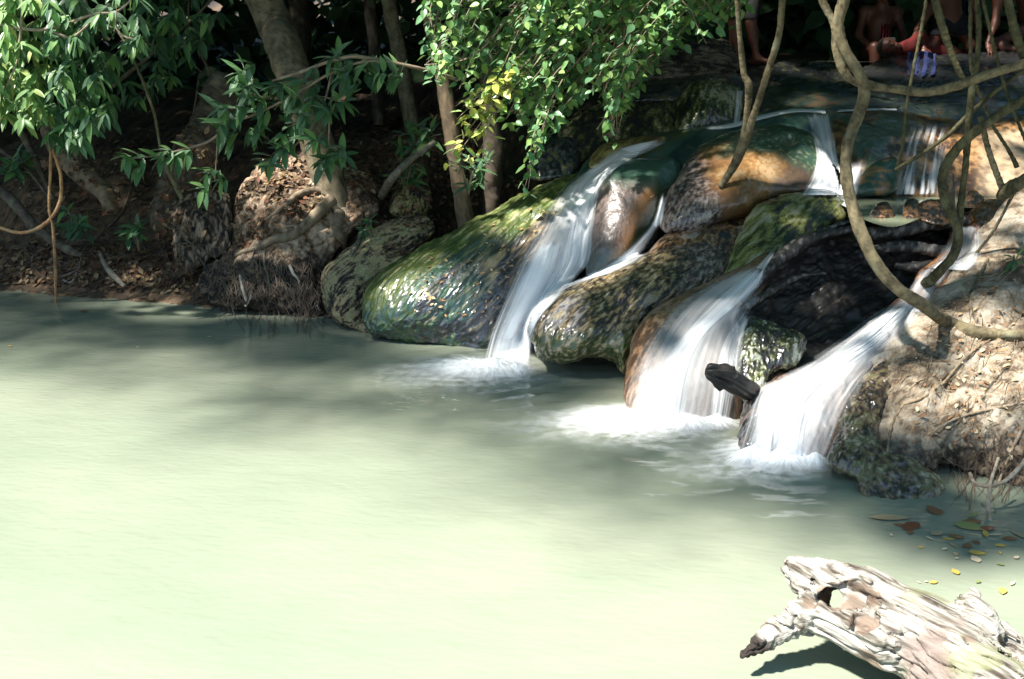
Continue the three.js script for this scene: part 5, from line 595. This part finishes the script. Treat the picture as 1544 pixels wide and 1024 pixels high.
// ------------------------------------------------------------------ driftwood
{
  const D = thing('driftwood', 'bleached hollow driftwood log with broken prongs lying in the shallows', 'driftwood');
  const P = (x, y, h) => onWater(x, y, h), bones = [
    [P(1215, 866, 0.28), P(1300, 908, 0.26), 0.06, 0.14], [P(1300, 908, 0.26), P(1390, 958, 0.22), 0.14, 0.165], [P(1390, 958, 0.22), P(1500, 1060, 0.16), 0.165, 0.2], [P(1198, 856, 0.3), P(1262, 868, 0.32), 0.045, 0.05], [P(1192, 858, 0.29), P(1206, 884, 0.27), 0.035, 0.04], [P(1150, 968, 0.14), P(1215, 915, 0.24), 0.03, 0.06], [P(1262, 868, 0.32), P(1335, 895, 0.32), 0.05, 0.06],
    [P(1116, 992, 0.1), P(1168, 952, 0.16), 0.014, 0.04], [P(1168, 952, 0.16), P(1240, 928, 0.22), 0.04, 0.075], [P(1240, 928, 0.22), P(1335, 965, 0.22), 0.075, 0.12],
    [P(1468, 896, 0.42), P(1482, 932, 0.36), 0.04, 0.055], [P(1482, 932, 0.36), P(1494, 1010, 0.24), 0.055, 0.09], [P(1448, 892, 0.4), P(1454, 945, 0.33), 0.016, 0.036], [P(1437, 912, 0.36), P(1440, 950, 0.3), 0.008, 0.026], [P(1514, 942, 0.3), P(1530, 1000, 0.22), 0.03, 0.09], [P(1530, 1000, 0.22), P(1620, 1040, 0.15), 0.09, 0.12]];
  const cut = (x, y, h, rx) => [P(x, y, h), rx];
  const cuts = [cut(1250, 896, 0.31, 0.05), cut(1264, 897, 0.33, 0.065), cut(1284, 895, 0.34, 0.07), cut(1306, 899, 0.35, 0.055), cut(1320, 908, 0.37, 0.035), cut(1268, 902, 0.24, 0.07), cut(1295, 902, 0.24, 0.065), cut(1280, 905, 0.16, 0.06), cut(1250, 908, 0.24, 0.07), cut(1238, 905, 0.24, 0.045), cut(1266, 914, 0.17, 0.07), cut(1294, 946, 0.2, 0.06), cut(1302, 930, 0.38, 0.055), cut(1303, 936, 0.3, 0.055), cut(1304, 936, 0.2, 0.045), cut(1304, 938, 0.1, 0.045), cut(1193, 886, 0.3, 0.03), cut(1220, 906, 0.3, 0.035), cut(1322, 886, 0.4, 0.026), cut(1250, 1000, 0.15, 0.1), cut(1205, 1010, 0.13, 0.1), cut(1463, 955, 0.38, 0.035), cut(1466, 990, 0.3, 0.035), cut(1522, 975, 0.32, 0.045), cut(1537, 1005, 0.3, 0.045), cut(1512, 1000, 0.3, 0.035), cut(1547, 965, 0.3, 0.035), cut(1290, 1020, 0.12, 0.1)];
  const GD = P(1420, 985, 0.2).sub(P(1230, 880, 0.26)).normalize();
  const f = (x, y, z) => {
    let d = 1e9; for (const [a, b, ra, rb] of bones) d = smin(d, cone(x, y, z, a, b, ra, rb), 0.05);
    if (Math.abs(d) > 0.05 && d > 0) return d;
    d += 0.03 * stk(x, y, z, GD, 9, 0.2, 2) + 0.012 * rdg(...along(x, y, z, GD, 30, 0.08));
    for (const [p, r] of cuts) { const e = r - Math.hypot(x - p.x, y - p.y, z - p.z) - 0.02 * ns(x * 18, y * 18, z * 18); d = -smin(-d, -e, 0.018); }
    return d;
  };
  let lo = [9, 9, 9], hi = [-9, -9, -9]; for (const [a, b, ra, rb] of bones) for (const [p, r] of [[a, ra], [b, rb]]) ['x', 'y', 'z'].forEach((k, i) => { lo[i] = Math.min(lo[i], p[k] - r - 0.04); hi[i] = Math.max(hi[i], p[k] + r + 0.04); });
  const g = nets(f, lo, hi, 0.0055), q = V3();
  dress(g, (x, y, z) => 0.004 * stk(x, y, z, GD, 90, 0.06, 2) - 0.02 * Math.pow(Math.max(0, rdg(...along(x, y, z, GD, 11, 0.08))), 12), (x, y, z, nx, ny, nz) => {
    const a = stk(x, y, z, GD, 22, 0.12), b = stk(x, y, z, GD, 95, 0.05, 2), w = fbm(x * 5, y * 5, z * 5, 3), s = proj(q.set(x, y, z)), px = s[0], py = s[1];
    let k = pick(0.5 + a * 0.7 + b * 0.6, [[0, [0.035, 0.024, 0.017]], [0.3, [0.12, 0.105, 0.085]], [0.44, [0.25, 0.235, 0.21]], [0.64, [0.34, 0.325, 0.295]]]);
    let inn = 0; for (const [p, r] of cuts) inn = Math.max(inn, 1 - sst(r * 1.0, r * 1.2, Math.hypot(x - p.x, y - p.y, z - p.z))); k = cmix(k, cmix([0.08, 0.05, 0.033], [0.16, 0.105, 0.07], clamp(0.5 + a * 2)), inn * 0.8);  // brown rot, toned darker to stand in for shade inside the hollows
    k = cmix(k, [0.17, 0.18, 0.09], sst(0.05, 0.2, w) * sst(1340, 1400, px) * 0.6); k = cmix(k, [0.17, 0.125, 0.11], (1 - sst(40, 70, Math.hypot(px - 1400, (py - 1010)) + 90 * w)) * 0.75);
    return cmix(k, [0.02, 0.013, 0.01], 1 - sst(1140, 1165, px + (py - 985) * -0.5 + 60 * w));  // shade of the tip's underside painted into the wood colour
  });
  { const p = g.attributes.position, uv = new Float32Array(p.count * 2), X = GD.clone().cross(V3(0, 0, 1)).normalize(), Y = GD.clone().cross(X); for (let i = 0; i < p.count; i++) { q.fromBufferAttribute(p, i); uv[2 * i] = q.dot(GD) * 0.35; uv[2 * i + 1] = (q.dot(X) + 0.6 * q.dot(Y)) * 3; } g.setAttribute('uv', new THREE.BufferAttribute(uv, 2)); }
  M.driftwood.bumpMap = pits; M.driftwood.bumpScale = 0.006;
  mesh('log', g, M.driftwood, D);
}
// ------------------------------------------------------------------ people
const SK = [0.095, 0.03, 0.017];  // skin and clothes toned down to imitate the deep shade up here
function person(label, J, o) {
  const T = thing('person', label, 'person', 'people at the top of the falls'), v = {}; for (const k in J) v[k] = V3(...J[k]);
  const B = [], add = (a, b, ra, rb, s) => { if (v[a] && v[b]) B.push([v[a], v[b], ra, rb, s]); };
  add('hip', 'chest', 0.13, 0.15, 'torso'); add('hipL', 'hipR', 0.1, 0.1, 'pelvis'); add('shL', 'shR', 0.07, 0.07, 'torso'); add('chest', 'neck', 0.11, 0.055, 'torso'); add('neck', 'head', 0.055, 0.06, 'neck');
  for (const s of ['L', 'R']) { add('sh' + s, 'el' + s, 0.052, 0.04, 'uarm'); add('el' + s, 'wr' + s, 0.04, 0.026, 'farm'); add('hip' + s, 'kn' + s, 0.085, 0.055, 'thigh'); add('kn' + s, 'an' + s, 0.055, 0.034, 'calf'); if (v['kn' + s]) { const a = v['kn' + s], b = v['an' + s]; B.push([a.clone().lerp(b, 0.18), a.clone().lerp(b, 0.45).add(V3(...(o.calf || [0, 0, -0.015]))), 0.05, 0.052, 'calf']); } add('an' + s, 'toe' + s, 0.036, 0.022, 'foot'); if (v['an' + s] && v['toe' + s]) { const h = v['an' + s].clone().lerp(v['toe' + s], -0.25); h.y = v['toe' + s].y + 0.01; B.push([v['an' + s], h, 0.034, 0.032, 'foot']); } }
  const fl = (set, grow) => (x, y, z) => { let d = 1e9; for (const [a, b, ra, rb, s] of B) if (!set || set.includes(s)) d = smin(d, cone(x, y, z, a, b, ra + grow, rb + grow), 0.04); return d; };
  const box = (set, m) => { const lo = [99, 99, 99], hi = [-99, -99, -99]; for (const [a, b, ra, rb, s] of B) if (!set || set.includes(s)) for (const p of [a, b]) ['x', 'y', 'z'].forEach((k, i) => { lo[i] = Math.min(lo[i], p[k] - m); hi[i] = Math.max(hi[i], p[k] + m); }); return [lo, hi]; };
  const gs = []; { const [lo, hi] = box(null, 0.2); gs.push(nets(fl(null, 0), lo, hi, 0.016)); }
  // head: skull, jaw, brow, nose, ears
  if (v.head) {
    const f = V3(...(o.face || [0, 0, 1])).normalize(), up = V3(...(o.up || [0, 1, 0])).normalize(), sd = f.clone().cross(up).normalize(), c = v.head, at = (a, b, e) => c.clone().addScaledVector(sd, a).addScaledVector(up, b).addScaledVector(f, e);
    const eyes = [at(-0.033, 0.005, 0.088), at(0.033, 0.005, 0.088)], H = [[at(0, 0.04, -0.02), at(0, 0.035, 0.01), 0.088, 0.086], [at(0, -0.03, 0.02), at(0, -0.085, 0.05), 0.066, 0.034], [at(0, 0.01, 0.092), at(0, -0.03, 0.108), 0.009, 0.014], [at(-0.082, 0, -0.01), at(-0.084, -0.03, -0.005), 0.016, 0.012], [at(0.082, 0, -0.01), at(0.084, -0.03, -0.005), 0.016, 0.012], [at(-0.03, 0.026, 0.085), at(0.03, 0.026, 0.085), 0.013, 0.013], [at(-0.016, -0.062, 0.082), at(0.016, -0.062, 0.082), 0.01, 0.01]];
    const hf = (x, y, z) => { let d = 1e9; for (const [a, b, r1, r2] of H) d = smin(d, cone(x, y, z, a, b, r1, r2), 0.02); for (const e of eyes) d = Math.max(d, 0.013 - Math.hypot(x - e.x, y - e.y, z - e.z - 0.006)); return d; };
    const m = 0.15; gs.push(nets(hf, [c.x - m, c.y - m, c.z - m], [c.x + m, c.y + m, c.z + m], 0.006));
    const hr = (x, y, z) => { const d = hf(x, y, z) - 0.012 + 0.006 * ns(x * 60, y * 60, z * 60), e = (x - c.x) * f.x + (y - c.y) * f.y + (z - c.z) * f.z, u = (x - c.x) * up.x + (y - c.y) * up.y + (z - c.z) * up.z; return Math.max(d, Math.min(e - 0.035, 0.07 - u + e * 0.3), -u - 0.05); };
    const hg = nets(hr, [c.x - m, c.y - m, c.z - m], [c.x + m, c.y + m, c.z + m], 0.009); dress(hg, null, () => [0.008, 0.007, 0.006]); mesh('hair', hg, M.cloth, T);
  }
  for (const s of ['L', 'R']) if (v['wr' + s] && o['hand' + s]) {     // palm and five fingers
    const h = o['hand' + s], w = v['wr' + s], d = V3(...h.d).normalize(), n = V3(...h.n).normalize(), sd = d.clone().cross(n).normalize(), pt = (a, b, c) => w.clone().addScaledVector(d, a).addScaledVector(sd, b).addScaledVector(n, c), H = [[w, pt(0.05, 0, 0), 0.024, 0.026, 0], [pt(0.04, -0.024, 0), pt(0.085, -0.028, 0), 0.017, 0.014, 0], [pt(0.04, 0.022, 0), pt(0.085, 0.026, 0), 0.017, 0.014, 0], [pt(0.04, 0, 0), pt(0.09, 0, 0), 0.018, 0.015, 0]];
    [[-0.033, -0.3, 0.06], [-0.012, -0.1, 0.078], [0.011, 0.1, 0.074], [0.032, 0.3, 0.058]].forEach(([b, sp, L]) => { const k0 = pt(0.085, b, 0), k1 = pt(0.085 + L * 0.55, b + sp * L * 0.55, 0.008), k2 = pt(0.085 + L, b + sp * L, -0.006); H.push([k0, k1, 0.0105, 0.0095, 1], [k1, k2, 0.0095, 0.008, 1]); }); const ts = h.thumb || 1; H.push([pt(0.025, 0.02 * ts, 0), pt(0.05, 0.052 * ts, 0), 0.015, 0.012, 1], [pt(0.05, 0.052 * ts, 0), pt(0.08, 0.068 * ts, -0.004), 0.011, 0.009, 1]);
    const hfn = (x, y, z) => { let dd = 1e9; for (const [a, b, r1, r2, k] of H) { const e = cone(x, y, z, a, b, r1, r2); dd = smin(dd, e, k ? 0.006 : 0.02); } return dd; }; const c = pt(0.08, 0, 0), m = 0.15; gs.push(nets(hfn, [c.x - m, c.y - m, c.z - m], [c.x + m, c.y + m, c.z + m], 0.006));
  }
  const g = mergeGeometries(gs); dress(g, null, (x, y, z) => { const k = 0.9 + 0.25 * fbm(x * 9, y * 9, z * 9, 2); return [SK[0] * k, SK[1] * k, SK[2] * k]; }); mesh('body', g, M.skin, T);
  for (const [name, set, col, lim] of o.clothes || []) { const [lo, hi] = box(set, 0.2), base = fl(set, 0.014), cg = nets((x, y, z) => Math.max(base(x, y, z) + 0.006 * fbm(x * 14, y * 6, z * 14, 2), lim ? lim(x, y, z) : -1), lo, hi, 0.014); dress(cg, null, (x, y, z) => { const k = 0.8 + 0.5 * fbm(x * 20, y * 20, z * 20, 2); return [col[0] * k, col[1] * k, col[2] * k]; }); mesh(name, cg, M.cloth, T); }
  return T;
}
const A = (x, y, z) => atZ(x, y, z).toArray(), sh = (p, x, y, z) => [p[0] + x, p[1] + y, p[2] + z];
{
  const aL = A(1110, 88, -12.2), aR = A(1141, 88, -12.2), hip = [(aL[0] + aR[0]) / 2, aL[1] + 0.82, -12.25];
  person('person in dark knee length shorts standing barefoot on the wet ledge', { anL: aL, anR: aR, toeL: sh(aL, -0.01, -0.045, 0.15), toeR: sh(aR, 0.15, -0.045, 0.08), knL: sh(A(1106, 32, -12.2), 0, 0, 0.03), knR: sh(A(1131, 32, -12.2), 0, 0, 0.03), hipL: sh(hip, -0.1, 0, 0), hipR: sh(hip, 0.1, 0, 0), hip, chest: sh(hip, 0, 0.38, 0), neck: sh(hip, 0, 0.56, 0.01), head: sh(hip, 0, 0.7, 0.03), shL: sh(hip, -0.19, 0.5, 0), shR: sh(hip, 0.19, 0.5, 0), elL: sh(hip, -0.26, 0.22, 0.02), elR: sh(hip, 0.26, 0.22, 0.02), wrL: sh(hip, -0.25, -0.02, 0.09), wrR: sh(hip, 0.25, -0.02, 0.09) },
    { handL: { d: [0, -1, 0.2], n: [1, 0, 0], thumb: 1 }, handR: { d: [0, -1, 0.2], n: [-1, 0, 0], thumb: -1 }, clothes: [['shorts', ['pelvis', 'thigh', 'calf'], [0.003, 0.003, 0.004], (x, y) => aL[1] + 0.4 - y], ['shirt', ['torso', 'uarm'], [0.01, 0.01, 0.014]]] });
}
{
  const hip = A(1322, 76, -13.1); hip[1] = 2.36;
  person('bare chested person sitting in the shade beside the liana', { hip, hipL: sh(hip, -0.1, 0, 0), hipR: sh(hip, 0.1, 0, 0), chest: sh(hip, 0, 0.36, 0.02), neck: sh(hip, 0, 0.53, 0.06), head: sh(hip, 0, 0.67, 0.1), shL: sh(hip, -0.18, 0.47, 0.02), shR: sh(hip, 0.18, 0.47, 0.02), elL: sh(hip, -0.25, 0.22, 0.1), elR: sh(hip, 0.25, 0.22, 0.1), wrL: sh(hip, -0.16, 0.08, 0.28), wrR: sh(hip, 0.16, 0.08, 0.28), knL: sh(hip, -0.16, 0.08, 0.42), knR: sh(hip, 0.16, 0.08, 0.42), anL: sh(hip, -0.14, -0.25, 0.5), anR: sh(hip, 0.14, -0.25, 0.5) }, { handL: { d: [0.1, -0.2, 1], n: [0, 1, 0], thumb: 1 }, handR: { d: [-0.1, -0.2, 1], n: [0, 1, 0], thumb: -1 }, clothes: [['swim_trunks', ['pelvis'], [0.01, 0.01, 0.014]]] });
}
{
  const h = A(1342, 71, -12.45), c = sh(h, 0.36, -0.02, -0.1);
  person('person in red lying in the water with head low on the ledge', { head: h, neck: sh(h, 0.13, -0.02, -0.03), chest: c, hip: sh(c, 0.36, -0.1, -0.12), hipL: sh(c, 0.36, -0.06, -0.04), hipR: sh(c, 0.36, -0.14, -0.2), shL: sh(h, 0.2, 0.0, 0.08), shR: sh(h, 0.24, -0.02, -0.26), elL: sh(h, 0.26, 0.12, 0.14), wrL: A(1376, 58, -12.4), elR: sh(h, 0.3, -0.1, -0.4), wrR: sh(h, 0.5, -0.12, -0.42), knL: sh(c, 0.75, -0.14, -0.1), knR: sh(c, 0.75, -0.18, -0.3), anL: sh(c, 1.1, -0.2, -0.1), anR: sh(c, 1.1, -0.2, -0.3) }, { face: [-0.25, 0.3, 1], up: [-1, 0.1, -0.2], handL: { d: [0.5, 0.5, 0.3], n: [0, 0.3, 1] }, handR: { d: [1, 0, 0], n: [0, 1, 0] }, clothes: [['red_top', ['torso', 'uarm'], [0.13, 0.006, 0.006]]] });
}
{
  const hip = A(1432, 36, -12.75), kn = A(1405, 66, -12.45), kn2 = A(1464, 68, -12.5);
  person('crouching person resting a spread hand on the wet ledge', { hip, hipL: sh(hip, -0.09, 0, 0.03), hipR: sh(hip, 0.09, 0, 0.03), chest: sh(hip, -0.1, 0.36, 0.08), neck: sh(hip, -0.15, 0.52, 0.14), head: sh(hip, -0.18, 0.64, 0.2), shL: A(1400, 14, -12.6), shR: sh(hip, 0.06, 0.46, 0.05), elL: A(1385, 46, -12.45), wrL: A(1393, 72, -12.3), elR: sh(hip, 0.2, 0.2, 0.12), wrR: sh(hip, 0.22, -0.02, 0.2), knL: kn, knR: kn2, anL: sh(kn, 0.12, -0.16, -0.3), anR: sh(kn2, 0.08, -0.2, -0.28) }, { face: [-0.2, -0.2, 1], handL: { d: [0.05, -0.75, 0.6], n: [0, 0.6, 0.8], thumb: -1 }, handR: { d: [0, -1, 0.3], n: [-1, 0, 0] }, clothes: [['swim_trunks', ['pelvis', 'thigh'], [0.004, 0.005, 0.012], (x, y, z) => hip[1] - 0.12 - y]] });
}
{
  const hip = A(1560, 40, -12.7), wr = A(1489, 66, -12.4), kn = A(1500, 66, -12.55);
  person('person leaning on one straight arm behind the thin straight vine', { hip, hipL: sh(hip, -0.06, 0, 0.08), hipR: sh(hip, 0.08, 0, -0.06), chest: sh(hip, -0.12, 0.36, 0.05), neck: sh(hip, -0.18, 0.52, 0.1), head: sh(hip, -0.2, 0.66, 0.14), shL: A(1506, 0, -12.55), shR: sh(hip, 0.08, 0.46, 0), elL: A(1501, 36, -12.48), wrL: wr, elR: sh(hip, 0.25, 0.25, 0.12), wrR: sh(hip, 0.2, 0.05, 0.25), knL: kn, knR: sh(hip, 0.1, -0.05, 0.42), anL: A(1530, 74, -12.4), anR: sh(hip, 0.12, -0.35, 0.5) }, { face: [-0.4, -0.1, 1], handL: { d: [0.25, -0.75, 0.6], n: [0, 0.6, 0.8], thumb: -1 }, handR: { d: [0, -0.6, 1], n: [0, 1, 0] }, clothes: [['swim_trunks', ['pelvis'], [0.012, 0.014, 0.03]]] });
}
function drape(px, py, w, h, z, col, label, sd) { const nu = 50, nv = 40, pos = []; for (let i = 0; i < nv; i++) for (let j = 0; j < nu; j++) { const u = j / (nu - 1), v = i / (nv - 1), x = px + w * (u - 0.5) * (1 + 0.15 * ns(v * 3, sd, 1)), y = py + h * (v - 0.5) + 6 * ns(u * 3, sd, v), t = Math.min(tZ(x, y, z), surfT(x, y) - 0.02) - 0.03 * Math.sin(u * 19 + 3 * v) - 0.03 * fbm(u * 6, v * 4, sd, 2), p = atT(x, y, t); pos.push(p.x, p.y, p.z); } const g = geo(pos, grid(nu, nv)); dress(g, null, (x, y, z) => { const k = ns(x * 30, y * 30, z * 30); return k > 0.2 ? [0.008, 0.018, 0.075] : col; }); tag(mesh('cloth', g, M.cloth), label, 'cloth'); }
drape(1390, 96, 42, 34, -12.2, [0.003, 0.01, 0.06], 'blue patterned cloth draped over the wet ledge below the hand', 3);
drape(1334, 50, 12, 26, -12.7, [0.2, 0.008, 0.008], 'small bright red cloth hanging beside the seated person', 8);
drape(1466, 6, 26, 30, -13.2, [0.006, 0.014, 0.08], 'dark blue cloth in place of a worn garment behind the long thin vine', 11);  // stands in for the garment of a standing person who is not built
scene.traverse(o => { if (o.isMesh) { o.castShadow = true; o.receiveShadow = true; } });
renderer.render(scene, camera);
